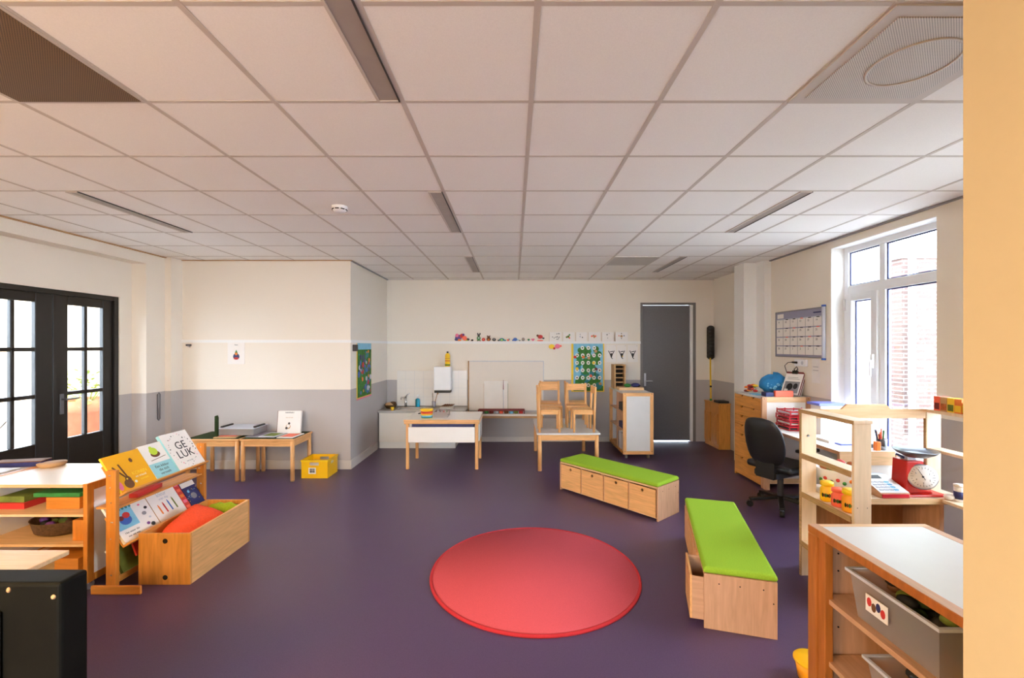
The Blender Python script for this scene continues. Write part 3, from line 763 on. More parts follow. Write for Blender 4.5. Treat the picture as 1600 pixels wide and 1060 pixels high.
b = MB(); b.cyl((-1.63, 7.56, .755), (-1.63, 7.56, .80), .008, 'white_plastic'); b.box(-1.64, -1.60, 7.53, 7.575, .80, .812, 'white_plastic'); b.build('pump', f)
f = thing('sponge_basket', 'brown woven basket of cloths at the left end of the worktop', 'basket', (-2.05, 7.40, .605))
MB().lathe([(.07, .605), (.10, .66), (.105, .665), (.09, .66), (.06, .615), (0, .612)], (-2.05, 7.42, 0.001), 'wicker_brown').build('basket_bowl', f)
b = MB(); b.ball((-2.07, 7.42, .67), (.07, .05, .035), 'tan'); b.ball((-2.02, 7.44, .685), (.06, .05, .03), 'wicker_brown'); b.build('folded_cloth', f)
f = thing('small_cup', 'small pale yellow cup between the basket and the sink', 'cup', (-1.93, 7.26, .605))
MB().lathe([(.02, .606), (.03, .66), (.026, .66), (.018, .612), (0, .61)], (-1.95, 7.16, 0), 'yellow').build('cup_body', f)
f = thing('brush_jar', 'glass jar holding a brush and sticks on the worktop', 'jar', (-1.36, 7.57, .605))
MB().lathe([(.03, .606), (.034, .70), (.03, .70), (.026, .612), (0, .61)], (-1.36, 7.57, 0), 'clear_bottle').build('jar_glass', f)
b = MB(); b.cyl((-1.36, 7.57, .615), (-1.30, 7.575, .83), .005, 'tan'); b.cyl((-1.37, 7.57, .615), (-1.385, 7.58, .84), .003, 'brown'); b.ball((-1.295, 7.575, .84), (.015, .012, .022), 'tan'); b.build('stick', f)
f = thing('towel_dispenser', 'white paper towel dispenser on the wall above the worktop', 'dispenser', (-1.20, 7.54, .85))
Bx(-1.335, -1.055, 7.42, 7.628, .90, 1.295, 'white_plastic').build('dispenser_case', f, bevel=.012)
Bx(-1.325, -1.065, 7.425, 7.62, .86, .899, 'black_plastic').build('towel_slot', f)
f = thing('cleaner_bottle', 'yellow cleaning product bottle standing on the towel dispenser', 'bottle', (-1.12, 7.53, 1.296))
MB().lathe([(.04, 1.296), (.043, 1.30), (.043, 1.48), (.03, 1.51), (.016, 1.52)], (-1.12, 7.53, 0), 'yellow_lid').build('bottle_body', f)
MB().cyl((-1.12, 7.53, 1.52), (-1.12, 7.53, 1.55), .016, 'dark_grey').build('bottle_cap', f)
b = MB(); b.cyl((-1.12, 7.53, 1.31), (-1.12, 7.53, 1.335), .0437, 'green'); b.cyl((-1.12, 7.53, 1.38), (-1.12, 7.53, 1.40), .0437, 'orange'); b.cyl((-1.12, 7.53, 1.43), (-1.12, 7.53, 1.435), .0437, 'red'); b.build('bottle_label', f)
f = thing('cutlery_tray', 'small tray of brown utensils on the worktop under the towel dispenser', 'tray', (-1.10, 7.45, .605))
Bx(-1.22, -1.0, 7.36, 7.50, .606, .625, 'laminate_grey').build('tray_base', f)
b = MB()
for i in range(5): b.bar((-1.20 + .035 * i, 7.42, .64), (-1.14 + .035 * i, 7.47, .665), .02, .01, random.choice(['brown', 'dark_grey', 'brown']))
b.build('utensil', f)

# painting board and ledge on the far wall
wb = thing('painting_board', 'large white painting board fixed to the far wall behind the chairs', 'board', (-.13, 7.62, .55))
Bx(-.765, .50, 7.625, 7.655, .54, 1.375, 'board_cream').build('board_panel', wb)
b = MB(); b.box(-.785, -.765, 7.62, 7.655, .45, 1.385, 'tan'); b.box(-.765, .51, 7.62, 7.655, 1.375, 1.385, 'light_grey'); b.box(.50, .51, 7.62, 7.655, .54, 1.375, 'light_grey'); b.build('board_edging', wb)
Bx(-.74, .50, 7.42, 7.64, .475, .505, 'laminate_white').build('board_ledge', wb)
Bx(-.74, .50, 7.43, 7.63, .435, .475, 'tan').build('ledge_support', wb)
b = Bx(-.51, -.105, 7.605, 7.624, .56, 1.04, 'paper'); b.box(-.515, -.51, 7.603, 7.624, .56, 1.00, 'tan'); b.box(-.105, -.10, 7.603, 7.624, .56, 1.00, 'moss')
tag(b.build('paint_sheet'), 'blank white paint sheet propped on the painting board', 'paper')
b = MB(); b.cyl((-.18, 7.60, .565), (-.18, 7.59, .90), .004, 'light_grey'); b.cyl((-.18, 7.59, .90), (-.18, 7.588, 1.06), .006, 'maroon', .003)
tag(b.build('long_paintbrush'), 'long paintbrush standing upright against the white painting board', 'brush')
tr = thing('paint_tray', 'long wooden paint tray with small pots on the ledge of the painting board', 'tray', (-.2, 7.5, .505))
b = MB(); b.box(-.60, .18, 7.44, 7.452, .555, .575, 'maroon'); b.box(-.60, .18, 7.572, 7.584, .555, .575, 'maroon'); b.box(-.60, -.588, 7.452, 7.572, .506, .575, 'maroon'); b.box(.168, .18, 7.452, 7.572, .506, .575, 'maroon'); b.build('tray_frame', tr)
for i in range(9):
    x = -.545 + .083 * i
    MB().cyl((x, 7.512, .506), (x, 7.512, .56), .034, ['brown', 'green', 'maroon', 'light_grey', 'coral', 'brown', 'blue_light', 'moss', 'red'][i]).build('paint_pot', tr)

# ------------------------------------------------------------------ decorations on the rail of the far wall
YF = YB - 0.0185; ZR = 1.723
def px_x(px, d=7.64): return (px - 803) / 697 * d
def cutout(name, label, parts, cat='decoration'):
    b = MB()
    for i, (px, dz, r, m, sy) in enumerate(parts):
        b.disc((px_x(px), ZR + dz), r, YF - .004 - .001 * i, YF, m, sy=sy, n=14)
    return tag(b.build(name), label, cat, 'small paper figures along the rail')
cutout('paper_figure', 'purple and orange crowd of paper animals at the left end of the rail',
       [(716, .06, .055, 'purple', 1), (722, .09, .04, 'red', 1), (714, .10, .03, 'pink', 1), (726, .05, .04, 'coral', 1), (718, .02, .03, 'orange', .6), (724, .11, .02, 'purple', 1), (713, .03, .03, 'navy', .8)])
cutout('paper_figure', 'small green and grey paper lizard beside the purple animal group', [(727, .02, .025, 'green', .5), (731, .03, .03, 'dark_grey', .7), (729, .015, .02, 'lime', .5)])
cutout('paper_figure', 'tiny black paper hedgehog on the rail', [(738, .017, .02, 'ink', .8), (736.5, .013, .01, 'brown', 1)])
cutout('paper_figure', 'green paper rabbit with long ears standing on the rail', [(748, .05, .032, 'green', 1.2), (748, .10, .022, 'dark_grey', 1), (746.5, .125, .012, 'dark_grey', 1.4), (750, .125, .012, 'dark_grey', 1.4), (746.5, .008, .014, 'brown', .6), (750, .008, .014, 'brown', .6), (748, .055, .014, 'light_grey', 1.2)])
cutout('paper_figure', 'round red paper face next to the green rabbit', [(755.5, .028, .029, 'red', 1), (755.5, .028, .013, 'coral', 1)])
cutout('paper_figure', 'brown paper bear sitting on the rail', [(763.5, .035, .038, 'brown', .9), (763.5, .065, .026, 'brown', 1), (761.5, .088, .010, 'brown', 1), (765.5, .088, .010, 'brown', 1), (763.5, .025, .016, 'orange', 1)])
cutout('paper_figure', 'round dark paper beetle to the right of the bear', [(772, .027, .032, 'ink', .85), (772, .03, .016, 'mid_grey', 1)])
cutout('paper_figure', 'teal arching paper snail in the middle of the rail', [(784, .026, .045, 'teal', .6), (779, .012, .02, 'dark_grey', .6), (789, .012, .022, 'teal', .55), (784, .022, .02, 'lime', .6)])
cutout('paper_figure', 'small pink and grey paper mouse right of the teal snail', [(794, .018, .02, 'coral', .9), (795.5, .03, .013, 'mid_grey', 1.4)])
cutout('paper_figure', 'bright blue paper dolphin on the rail', [(805, .03, .036, 'blue', .8), (801.5, .016, .015, 'blue', .9), (809, .022, .018, 'blue_light', .5), (812, .012, .016, 'dark_grey', .5)])
cutout('paper_figure', 'grey round paper owl right of the blue dolphin', [(817.5, .03, .028, 'mid_grey', 1.1), (817.5, .035, .014, 'tan', 1)])
cutout('paper_figure', 'small green paper frog between the owl and the pink heart', [(826, .028, .022, 'green', .6), (826, .012, .01, 'teal', 1)])
cutout('paper_figure', 'pink paper heart on the rail', [(831.5, .032, .016, 'pink', .8), (834, .032, .016, 'pink', .8), (832.7, .016, .014, 'pink', 1)])
cutout('paper_figure', 'red paper robin on a pink base at the right end of the figures', [(844, .075, .045, 'red', .75), (840, .095, .02, 'brown', 1), (849, .05, .02, 'dark_grey', .7), (844, .010, .055, 'coral', .2)])
def card(px0, px1, label, blobs):
    x0, x1 = px_x(px0), px_x(px1)
    b = Bx(x0, x1, YF - .003, YF, ZR - .005, ZR + .155, 'paper')
    b.box(x0, x0 + .004, YF - .004, YF, ZR - .005, ZR + .155, 'tan')
    for i, (fx, fz, r, m) in enumerate(blobs): b.disc((x0 + (x1 - x0) * fx, ZR + .155 * fz), r, YF - .0045 - .0002 * i, YF - .003, m, n=9)
    tag(b.build('picture_card'), label, 'card', 'picture cards along the rail')
card(858, 877, 'white picture card with scattered dark dots, first from the left on the rail', [(random.uniform(.1, .9), random.uniform(.2, .9), .008, 'dark_grey') for i in range(12)])
card(879, 897, 'white picture card with green and red plant sketch', [(.5, .5, .022, 'moss'), (.6, .7, .014, 'green'), (.35, .45, .016, 'moss'), (.6, .35, .014, 'coral')])
card(899.5, 917, 'white picture card with small grey bird and dark dot', [(.4, .5, .014, 'light_grey'), (.4, .75, .008, 'mid_grey'), (.6, .42, .010, 'ink')])
card(919, 938, 'white picture card with wide orange cluster', [(.3, .55, .016, 'coral'), (.45, .6, .018, 'tan'), (.6, .55, .016, 'coral'), (.5, .45, .016, 'tan')])
card(940, 959, 'white picture card with thin black twig', [(.45, .72, .010, 'ink'), (.5, .35, .006, 'dark_grey'), (.62, .85, .005, 'dark_grey')])
card(961, 981, 'white picture card with orange cross pattern, last on the rail', [(.5, .55, .022, 'tan'), (.5, .85, .009, 'brown'), (.3, .6, .010, 'coral'), (.7, .6, .010, 'navy'), (.5, .3, .008, 'ink')])
b = MB(); b.disc((px_x(862), 1.63), .05, YF, YF + .006, 'yellow', sy=.8); b.disc((px_x(871), 1.635), .045, YF - .001, YF + .006, 'pink', sy=.9); b.disc((px_x(875), 1.64), .03, YF, YF + .005, 'coral', sy=.6); b.disc((px_x(866), 1.60), .02, YF - .002, YF, 'red')
tag(b.build('flower_decoration'), 'yellow and pink paper flower under the rail left of the green poster', 'decoration')
# birthday poster with rings
b = MB(); x0, x1 = px_x(893), px_x(944.5); z0, z1 = .855, 1.683; Y = YB - .003
b.box(x0, x1, Y, YB - .0005, z0, z1, 'yellow'); xi0, xi1 = x0 + .035, x1 - .02
b.box(xi0, xi1, Y - .002, Y, z0 + .015, z1, 'sky_blue'); b.box(xi0, xi1, Y - .0025, Y, z0 + .015, z0 + .10, 'leaf_green')
for i in range(60): b.disc((random.uniform(xi0 + .07, xi1 - .07), random.uniform(z0 + .10, z1 - .09)), random.uniform(.04, .07), Y - .003 - .00005 * i, Y, random.choice(['leaf_green', 'green', 'leaf_green', 'teal']), n=9)
cols = [(.5, 0), (.3, 0), (.7, 0)]
for row in range(6):
    zz = z1 - .075 - .128 * row; nn = 3 if row in (0, 5) else 5
    for j in range(nn):
        fx = (.30 + .20 * j) if nn == 3 else (.12 + .19 * j)
        xx = xi0 + (xi1 - xi0) * fx; b.disc((xx, zz), .031, Y - .0085, Y, 'paper', n=12, sy=1.1); b.disc((xx, zz), .013, Y - .0095, Y, random.choice(['leaf_green', 'mid_grey', 'dark_grey', 'green']), n=8)
for (fx, fz, m) in ((.05, .72, 'red'), (.33, .72, 'orange'), (.52, .70, 'tan'), (.68, .60, 'yellow'), (.12, .48, 'yellow'), (.76, .47, 'maroon'), (.58, .33, 'coral'), (.75, .84, 'tan'), (.9, .17, 'tan')):
    b.disc((xi0 + (xi1 - xi0) * fx, z0 + (z1 - z0) * fz), .026, Y - .0115, Y, m, n=8)
tag(b.build('birthday_poster'), 'green tree poster with white leaf rings and yellow edges on the far wall', 'poster')
for i, (px0, px1, lb) in enumerate(((948, 963, 'left'), (964.5, 979, 'middle'), (981, 997, 'right'))):
    x0, x1 = px_x(px0), px_x(px1); cx = (x0 + x1) / 2
    b = Bx(x0, x1, YB - .003, YB - .0005, 1.365, 1.66, 'paper'); Yk = YB - .0045
    bb_ = lambda p, q, w_: b.bar((cx + p[0], Yk, 1.5 + p[1]), (cx + q[0], Yk, 1.5 + q[1]), w_, .002, 'ink')
    for p, q in (((-.05, .06), (-.02, .0)), ((.05, .06), (.02, .0)), ((-.02, .0), (0, -.06)), ((.02, .0), (0, -.06)), ((0, -.06), (.02, -.08)), ((-.025, .04), (.03, .05)), ((0, .0), (0, -.05))): b.bar((cx + p[0], Yk, 1.5 + p[1]), (cx + q[0], Yk, 1.5 + q[1]), .002, .012, 'ink')
    b.disc((cx, 1.50), .018, Yk - .001, Yk + .001, 'dark_grey')
    if i == 1: b.disc((cx + .015, 1.465), .010, Yk - .002, Yk, 'yellow')
    b.text(str(i + 1) + '.', .02, basis((1, 0, 0), (0, 0, 1), (0, -1, 0), (x1 - .015, YB - .0045, 1.645)), 'ink')
    tag(b.build('stick_man_drawing'), 'white sheet with a jumping stick figure, %s one of three beside the door' % lb, 'drawing', 'stick figure sheets')

# ------------------------------------------------------------------ drawer table in front of the sink
t = thing('craft_table', 'white topped craft table with deep white drawer in front of the sink', 'table', (-.97, 6.26, 0))
b = Bx(-1.45, -.46, 5.88, 6.62, .645, .668, 'laminate_white'); b.build('tabletop', t, bevel=.003)
b = MB(); b.box(-1.452, -.458, 5.868, 5.88, .640, .668, 'beech_x'); b.box(-1.452, -.458, 5.89, 5.91, .610, .640, 'beech_x'); b.box(-1.44, -.47, 6.58, 6.60, .57, .645, 'beech_x'); b.box(-1.455, -1.44, 5.92, 6.58, .60, .645, 'beech_y'); b.box(-.475, -.46, 5.92, 6.58, .60, .645, 'beech_y')
b.build('apron', t, bevel=.002)
for x in (-1.435, -.515):
    for y in (5.92, 6.50):
        MB().box(x, x + .04, y, y + .04, 0, .64, 'beech').build('leg', t, bevel=.006)
b = MB(); b.box(-1.40, -.52, 5.905, 5.92, .36, .565, 'laminate_white'); b.box(-1.39, -.53, 5.965, 6.49, .37, .38, 'laminate_white'); b.box(-.475, -.46, 5.97, 6.45, .37, .60, 'laminate_white')
b.box(-1.385, -1.37, 5.965, 6.49, .38, .55, 'laminate_white')
dr = b.build('drawer', t, bevel=.002)
MB().box(-1.36, -.54, 5.94, 6.45, .55, .60, 'navy').build('drawer_contents', t)
f = thing('paint_bucket', 'paint tub with yellow lid and rainbow label on the craft table', 'bucket', (-1.175, 6.0, .668))
MB().lathe([(.072, .669), (.080, .78)], (-1.175, 6.02, 0), 'yellow_lid').build('bucket_body', f)
b = MB()
for i, m in enumerate(['teal', 'sky_blue', 'yellow', 'rainbow_orange', 'red']): b.lathe([(.0735 + .0016 * i * 1, .675 + .018 * i), (.0745 + .0016 * (i + 1) * 1, .675 + .018 * (i + 1))], (-1.175, 6.02, 0), m)
b.build('bucket_label', f)
MB().lathe([(.0, .795), (.082, .795), (.086, .79), (.086, .772), (.080, .768)], (-1.175, 6.02, 0), 'yellow_lid').build('bucket_lid', f)
f = thing('crayon_box', 'clear plastic box of crayons next to the paint tub on the craft table', 'box', (-1.01, 6.15, .668))
b = MB(); b.box(-1.09, -.90, 6.05, 6.30, .669, .673, 'clear_plastic')
for (x0, x1, y0, y1) in ((-1.09, -1.086, 6.05, 6.30), (-.904, -.90, 6.05, 6.30), (-1.086, -.904, 6.05, 6.054), (-1.086, -.904, 6.296, 6.30)): b.box(x0, x1, y0, y1, .673, .745, 'clear_plastic')
b.build('box_body', f)
b = MB()
for i in range(26):
    x = random.uniform(-1.07, -.92); y = random.uniform(6.07, 6.28); b.cyl((x, y, .676 + .002 * i), (x + random.uniform(-.012, .012), min(6.29, y + random.uniform(.01, .02)), .69 + .0025 * i), .005, random.choice(['brown', 'red', 'blue', 'green', 'ink', 'light_grey']), n=6)
b.build('crayon', f); f.children[-1]['kind'] = 'stuff' if f.children else None
tag(MB().cyl((-1.36, 6.36, .676), (-1.33, 6.45, .676), .008, 'ink').build('marker_pen'), 'black marker pen on the back left of the craft table', 'pen')

# ------------------------------------------------------------------ table with chairs on it
t = thing('school_table', 'beech table with grey top carrying the stacked chairs', 'table', (.72, 6.42, 0))
Bx(.30, 1.13, 5.82, 7.02, .478, .50, 'laminate_grey').build('tabletop', t, bevel=.004)
b = MB(); b.box(.36, 1.07, 5.85, 5.875, .40, .478, 'beech_x'); b.box(.36, 1.07, 6.965, 6.99, .40, .478, 'beech_x'); b.box(.325, .35, 5.90, 6.94, .40, .478, 'beech_y'); b.box(1.08, 1.105, 5.90, 6.94, .40, .478, 'beech_y'); b.build('apron', t, bevel=.002)
for x in (.34, 1.09):
    for y in (5.865, 6.975): MB().cyl((x, y, 0), (x, y, .478), .026, 'beech').build('leg', t)

def make_chair(label):
    t = thing('child_chair', label, 'chair', (0, 0, 0), 'small beech chairs put up on the table')
    hw, hd = .14, .13     # front = -y
    MB().box(-hw - .012, hw + .012, -hd - .015, hd - .015, .285, .30, 'beech_x').build('seat', t, bevel=.004)
    b = MB(); b.box(-hw, hw, -hd - .002, -hd + .012, .235, .284, 'beech_x'); b.box(-hw, hw, hd - .012, hd + .002, .235, .284, 'beech_x'); b.box(-hw - .004, -hw + .010, -hd + .015, hd - .015, .235, .284, 'beech_y'); b.box(hw - .010, hw + .004, -hd + .015, hd - .015, .235, .284, 'beech_y'); b.build('seat_frame', t, bevel=.002)
    for x in (-hw, hw): MB().cyl((x, -hd, 0), (x, -hd, .284), .015, 'beech', n=14).build('leg', t)
    for x in (-hw, hw): MB().cyl((x, hd, 0), (x, hd + .02, .60), .016, 'beech', n=14).build('leg', t)
    b = MB(); n = 8
    pts = []
    for i in range(n + 1):
        u = -1 + 2 * i / n; pts.append((u * (hw - .012), hd + .018 + .012 * (1 - u * u)))
    for z0, z1 in ((.495, .59),):
        vs = []
        for x, y in pts: vs += [(x, y - .007, z0), (x, y + .007, z0), (x, y + .007, z1), (x, y - .007, z1)]
        fs = [(4 * i + k, 4 * i + (k + 1) % 4, 4 * i + 4 + (k + 1) % 4, 4 * i + 4 + k) for i in range(n) for k in range(4)] + [(0, 1, 2, 3), tuple(4 * n + k for k in (3, 2, 1, 0))]
        b.add(vs, fs, 'beech_x')
    b.build('backrest', t, bevel=.003)
    return t
c0 = make_chair('beech child chair on the table, front left, turned sideways to face right')
spots = [(.47, 6.02, 90, c0['label']),
         (.925, 6.02, -90, 'beech child chair on the table, front right, turned sideways to face left'),
         (.52, 6.36, 3, 'beech child chair on the table, second row left, backrest seen above the front chair'),
         (.895, 6.36, -3, 'beech child chair on the table, second row right, backrest seen above the front chair'),
         (.55, 6.76, 0, 'beech child chair on the table, farthest left'),
         (.94, 6.76, 90, 'beech child chair on the table, farthest right near the green poster')]
for i, (x, y, rz, lb) in enumerate(spots):
    o = c0 if i == 0 else copy_tree(c0)
    place(o, x, y, .5005, rz); o['label'] = lb

# ------------------------------------------------------------------ mobile shelf trolley
t = thing('shelf_trolley', 'mobile beech shelf trolley with white end panel near the grey door', 'trolley', (1.8, 6.92, 0))
x0, x1, y0, y1, z0, z1 = 1.58, 2.02, 6.45, 7.38, .07, .96
def end_panel(ya, yb, name):
    b = MB(); w = .048
    b.box(x0, x0 + w, ya, yb, z0, z1, 'beech'); b.box(x1 - w, x1, ya, yb, z0, z1, 'beech'); b.box(x0 + w, x1 - w, ya, yb, z1 - w, z1, 'beech_x'); b.box(x0 + w, x1 - w, ya, yb, z0, z0 + w, 'beech_x')
    for x in (x0 + .025, x1 - .025):
        for z in (z0 + .04, z1 - .015): b.cyl((x, ya - .001, z), (x, ya + .002, z), .006, 'hole_dark', n=10)
    o = b.build(name, t, bevel=.002)
    MB().box(x0 + w, x1 - w, ya + .008, yb - .004, z0 + w, z1 - w, 'laminate_grey').build('white_infill', o)
end_panel(y0, y0 + .025, 'front_frame'); end_panel(y1 - .025, y1, 'rear_frame')
b = MB(); b.box(x0 + .01, x1, y0 + .025, y1 - .025, z1 - .022, z1 - .002, 'laminate_grey'); b.build('top_board', t)
b = MB(); b.box(x0, x1, y0 + .025, y1 - .025, z0, z0 + .03, 'honey_y'); b.build('bottom_board', t)
b = MB(); b.box(x1 - .02, x1 - .01, y0 + .025, y1 - .025, z0 + .03, z1 - .022, 'brown_ply'); b.build('back_panel', t)
MB().box(x0 + .01, x1 - .02, 6.90, 6.915, z0 + .03, z1 - .022, 'birch').build('divider', t)
for z in (.40, .66): MB().box(x0 + .012, x1 - .02, y0 + .025, 6.90, z, z + .015, 'birch_y').build('shelf', t); MB().box(x0 + .012, x1 - .02, 6.915, y1 - .025, z, z + .015, 'birch_y').build('shelf', t)
for x in (x0 + .06, x1 - .06):
    for y in (y0 + .07, y1 - .07):
        b = MB(); b.cyl((x - .012, y, .032), (x + .012, y, .032), .031, 'mid_grey', n=18); b.box(x - .016, x + .016, y - .012, y + .012, .045, .07, 'steel'); b.build('caster', t)
for i in range(7):
    yy = 6.49 + .052 * i
    tag(Bx(1.60, 1.86, yy, yy + .042, z0 + .0305, z0 + .27 + .01 * (i % 3), ['light_grey', 'paper', 'mid_grey', 'paper', 'light_grey', 'paper', 'mid_grey'][i]).build('ring_binder', bevel=.002), 'pale ring binder on the bottom shelf of the trolley', 'binder', 'binders on the trolley bottom shelf')
tag(Bx(1.61, 1.90, 6.52, 6.84, .4155, .50, 'navy').build('storage_tray'), 'dark blue tray on the middle shelf of the trolley', 'tray')
tag(Bx(1.61, 1.90, 6.52, 6.84, .6755, .79, 'dark_grey').build('storage_tray'), 'dark grey tray on the upper shelf of the trolley', 'tray')
# on top of the trolley
f = thing('letter_rack', 'tall wooden rack with dark slots standing on the back of the trolley', 'rack', (1.7, 7.2, .96))
b = MB(); b.box(1.60, 1.62, 7.10, 7.34, .96, 1.33, 'tan'); b.box(1.76, 1.78, 7.10, 7.34, .96, 1.33, 'tan'); b.box(1.62, 1.76, 7.32, 7.34, .96, 1.33, 'tan'); b.box(1.60, 1.78, 7.10, 7.34, 1.33, 1.345, 'tan')
b.build('rack_frame', f)
for i in range(5): MB().box(1.62, 1.76, 7.11 + .01 * i, 7.32, .985 + .07 * i, 1.0 + .07 * i, ['brown', 'tan', 'tan', 'tan', 'tan'][i]).build('rack_slat', f)
Bx(1.622, 1.758, 7.20, 7.318, 1.01, 1.32, 'hole_dark').build('slot_filler', f)  # dark block filling the slots of the rack
tag(Bx(1.62, 2.0, 6.86, 7.06, .959, 1.0, 'birch_x').build('wooden_box', bevel=.003), 'flat birch box lying across the top of the trolley', 'box')
b = MB(); b.ball((1.77, 6.96, 1.026), (.055, .05, .03), 'green')
tag(b.build('green_cloth'), 'green cloth bundle on the flat birch box', 'cloth')
b = MB(); b.ball((1.90, 6.97, 1.03), (.07, .05, .034), 'navy'); b.ball((1.935, 6.965, 1.02), (.04, .04, .02), 'ink')
tag(b.build('dark_cloth'), 'dark navy cloth bundle on the flat birch box', 'cloth')

# ------------------------------------------------------------------ broom and cupboard in the far corner
f = thing('dust_mop', 'dust mop with black head standing upright in the far right corner', 'mop', (3.27, 7.55, .73))
b = MB(); hx = 3.335
for i in range(9): b.ball((hx + random.uniform(-.008, .008), 7.56, 1.46 + .06 * i), (.062, .045, .05), 'black_plastic', 10, 7)
b.box(hx - .05, hx + .05, 7.53, 7.60, 1.44, 1.96, 'black_plastic'); b.build('mop_head', f)
b = MB(); b.cyl((3.285, 7.44, .735), (3.31, 7.52, 1.44), .012, 'yellow'); b.build('mop_handle', f)
b = MB(); b.cyl((3.289, 7.453, .95), (3.29, 7.456, .98), .016, 'ink'); b.ball((3.285, 7.44, .745), .02, 'green'); b.build('grip', f)
t = thing('corner_cupboard', 'low honey pine cupboard in the far right corner behind the chest of drawers', 'cupboard', (3.33, 7.3, 0))
b = MB(); b.box(3.235, 3.42, 7.04, 7.56, .0, .71, 'honey'); b.box(3.225, 3.425, 7.03, 7.57, .71, .73, 'honey_y'); b.build('cupboard_body', t, bevel=.006)
for y in (7.07, 7.32):
    b = MB(); b.box(3.218, 3.234, y, y + .22, .08, .56, 'honey'); o = b.build('panel_door', t, bevel=.003)
    b = MB(); b.box(3.212, 3.218, y + .03, y + .19, .12, .52, 'honey'); b.build('raised_panel', o, bevel=.003)
tag(Bx(3.24, 3.41, 7.06, 7.24, .73, .765, 'ink').build('black_tray', bevel=.008), 'black tray lying on the corner cupboard', 'tray')

# ------------------------------------------------------------------ chest of drawers with white end
t = thing('chest_of_drawers', 'tall wooden chest of drawers with half moon grips at the right wall', 'chest of drawers', (3.13, 5.45, 0))
X0, X1, Y0, Y1, HT = 2.86, 3.42, 5.14, 5.78, 1.05
b = MB(); b.box(X0 + .02, X1, Y0 + .03, Y1, .07, HT - .02, 'brown_ply'); b.box(X0 + .02, X1, Y1 - .02, Y1, 0, HT, 'honey'); b.box(X0, X0 + .02, Y1 - .015, Y1, .0, HT, 'honey'); b.build('carcass', t)
b = MB(); w = .055
b.box(X0, X0 + w, Y0, Y0 + .028, 0, HT, 'birch'); b.box(X1 - w, X1, Y0, Y0 + .028, 0, HT, 'birch'); b.box(X0 + w, X1 - w, Y0, Y0 + .028, HT - .06, HT, 'birch_x'); b.box(X0 + w, X1 - w, Y0, Y0 + .028, .05, .11, 'birch_x')
for x in (X0 + .025, X1 - .025): b.cyl((x, Y0 - .001, HT - .02), (x, Y0 + .002, HT - .02), .005, 'hole_dark', n=8)
fo = b.build('end_frame', t, bevel=.002)
Bx(X0 + w, X1 - w, Y0 + .008, Y0 + .024, .11, HT - .06, 'laminate_white').build('white_infill', fo)
b = Bx(X0 + .0, X1, Y0 + .028, Y1, HT - .02, HT, 'laminate_grey'); b.build('top_board', t)
zt = HT - .022
def notch_front(b, xa, xb, ya, yb, z0, z1, m, notches):
    # front panel in the yz plane with half moon notches in its top edge
    pts = [(ya, z0), (yb, z0), (yb, z1)]
    for yc in sorted(notches, reverse=True):
        for i in range(9):
            a = PI * i / 8; pts.append((yc + .030 * math.cos(a), z1 - .024 * math.sin(a)))
    pts.append((ya, z1)); b.prism(pts, xa, xb, m, 'yz')
for i, hgt in enumerate((.138, .118, .118, .118, .288, .225)):
    z1 = zt - .003; z0 = zt - hgt + .003; zt -= hgt
    b = MB(); ns = [Y0 + .20, Y0 + .46] if i < 4 else [Y0 + .46, Y0 + .25]
    if i == 5: ns = [Y0 + .46]
    notch_front(b, X0 - .002, X0 + .018, Y0 + .03, Y1 - .018, z0, z1, 'honey_y', ns)
    b.box(X0 + .0185, X0 + .0195, Y0 + .03, Y1 - .018, z0, z1 + .002, 'hole_dark')
    b.build('drawer', t)

# items on the chest
f = thing('toy_pile', 'small heap of red, yellow and green toys at the left of the chest top', 'toys', (3.03, 5.70, HT))
b = MB()
for i in range(16): b.ball((random.uniform(2.96, 3.04), random.uniform(5.58, 5.70), HT + .022 + .005 * i), (random.uniform(.025, .04), .03, .016), ['maroon', 'red', 'yellow', 'orange', 'green', 'maroon'][i % 6], 8, 6)
b.build('toy_heap', f)
f.children and None
b = MB(Matrix.Translation((3.235, 5.57, HT)))
n, kk = 26, 12
vs = []
rnd = random.Random(3)
for j in range(kk + 1):
    tt = PI * j / kk
    for i in range(n):
        a = 2 * PI * i / n
        q = 1 + .07 * math.sin(5 * a + 3 * tt) + .05 * math.sin(11 * a - 4 * tt) + .04 * rnd.uniform(-1, 1)
        sx = math.copysign(abs(math.cos(a)) ** .7, math.cos(a)); sy = math.copysign(abs(math.sin(a)) ** .7, math.sin(a))
        z = .112 + .112 * math.cos(tt) * (1 + .28 * math.cos(a - .4) + .12 * math.sin(4 * a))
        vs.append((.150 * math.sin(tt) ** .6 * sx * q, .12 * math.sin(tt) ** .6 * sy * q, max(0, z)))
b.add(vs, [(j * n + i, (j + 1) * n + i, (j + 1) * n + (i + 1) % n, j * n + (i + 1) % n) for j in range(kk) for i in range(n)], 'blue_fabric', True)
bag = b.build('fabric_bag'); tag(bag, 'crumpled blue bag with pale pattern on the chest of drawers', 'bag')
b = MB()
for i in range(14):
    a = rnd.uniform(-2.6, -.5); r_ = .12; b.ball((3.235 + .135 * math.cos(a), 5.57 + .125 * math.sin(a), HT + rnd.uniform(.05, .15)), (.022, .012, .016), 'blue_light', 7, 5)
b.build('bag_print', bag)
f = thing('picture_clipboard', 'clipboard of papers with a black and white photo leaning on the wall', 'clipboard', (3.27, 5.26, HT))
ex = Vector((.50, -.866, 0)); up = Vector((.46, .18, .88)); up = (up - ex * up.dot(ex)).normalized(); nz_ = ex.cross(up).normalized()
Mx = basis(ex, up, -nz_ if nz_.x > 0 else nz_, (3.25, 5.28, HT + .022))
for i, m in enumerate(['maroon', 'paper', 'maroon', 'paper']):
    zz = -.012 - .016 * i
    MB(Mx).box(-.10, .105, 0, .30 - .004 * i, zz - .010, zz, m).build('paper_stack', f)
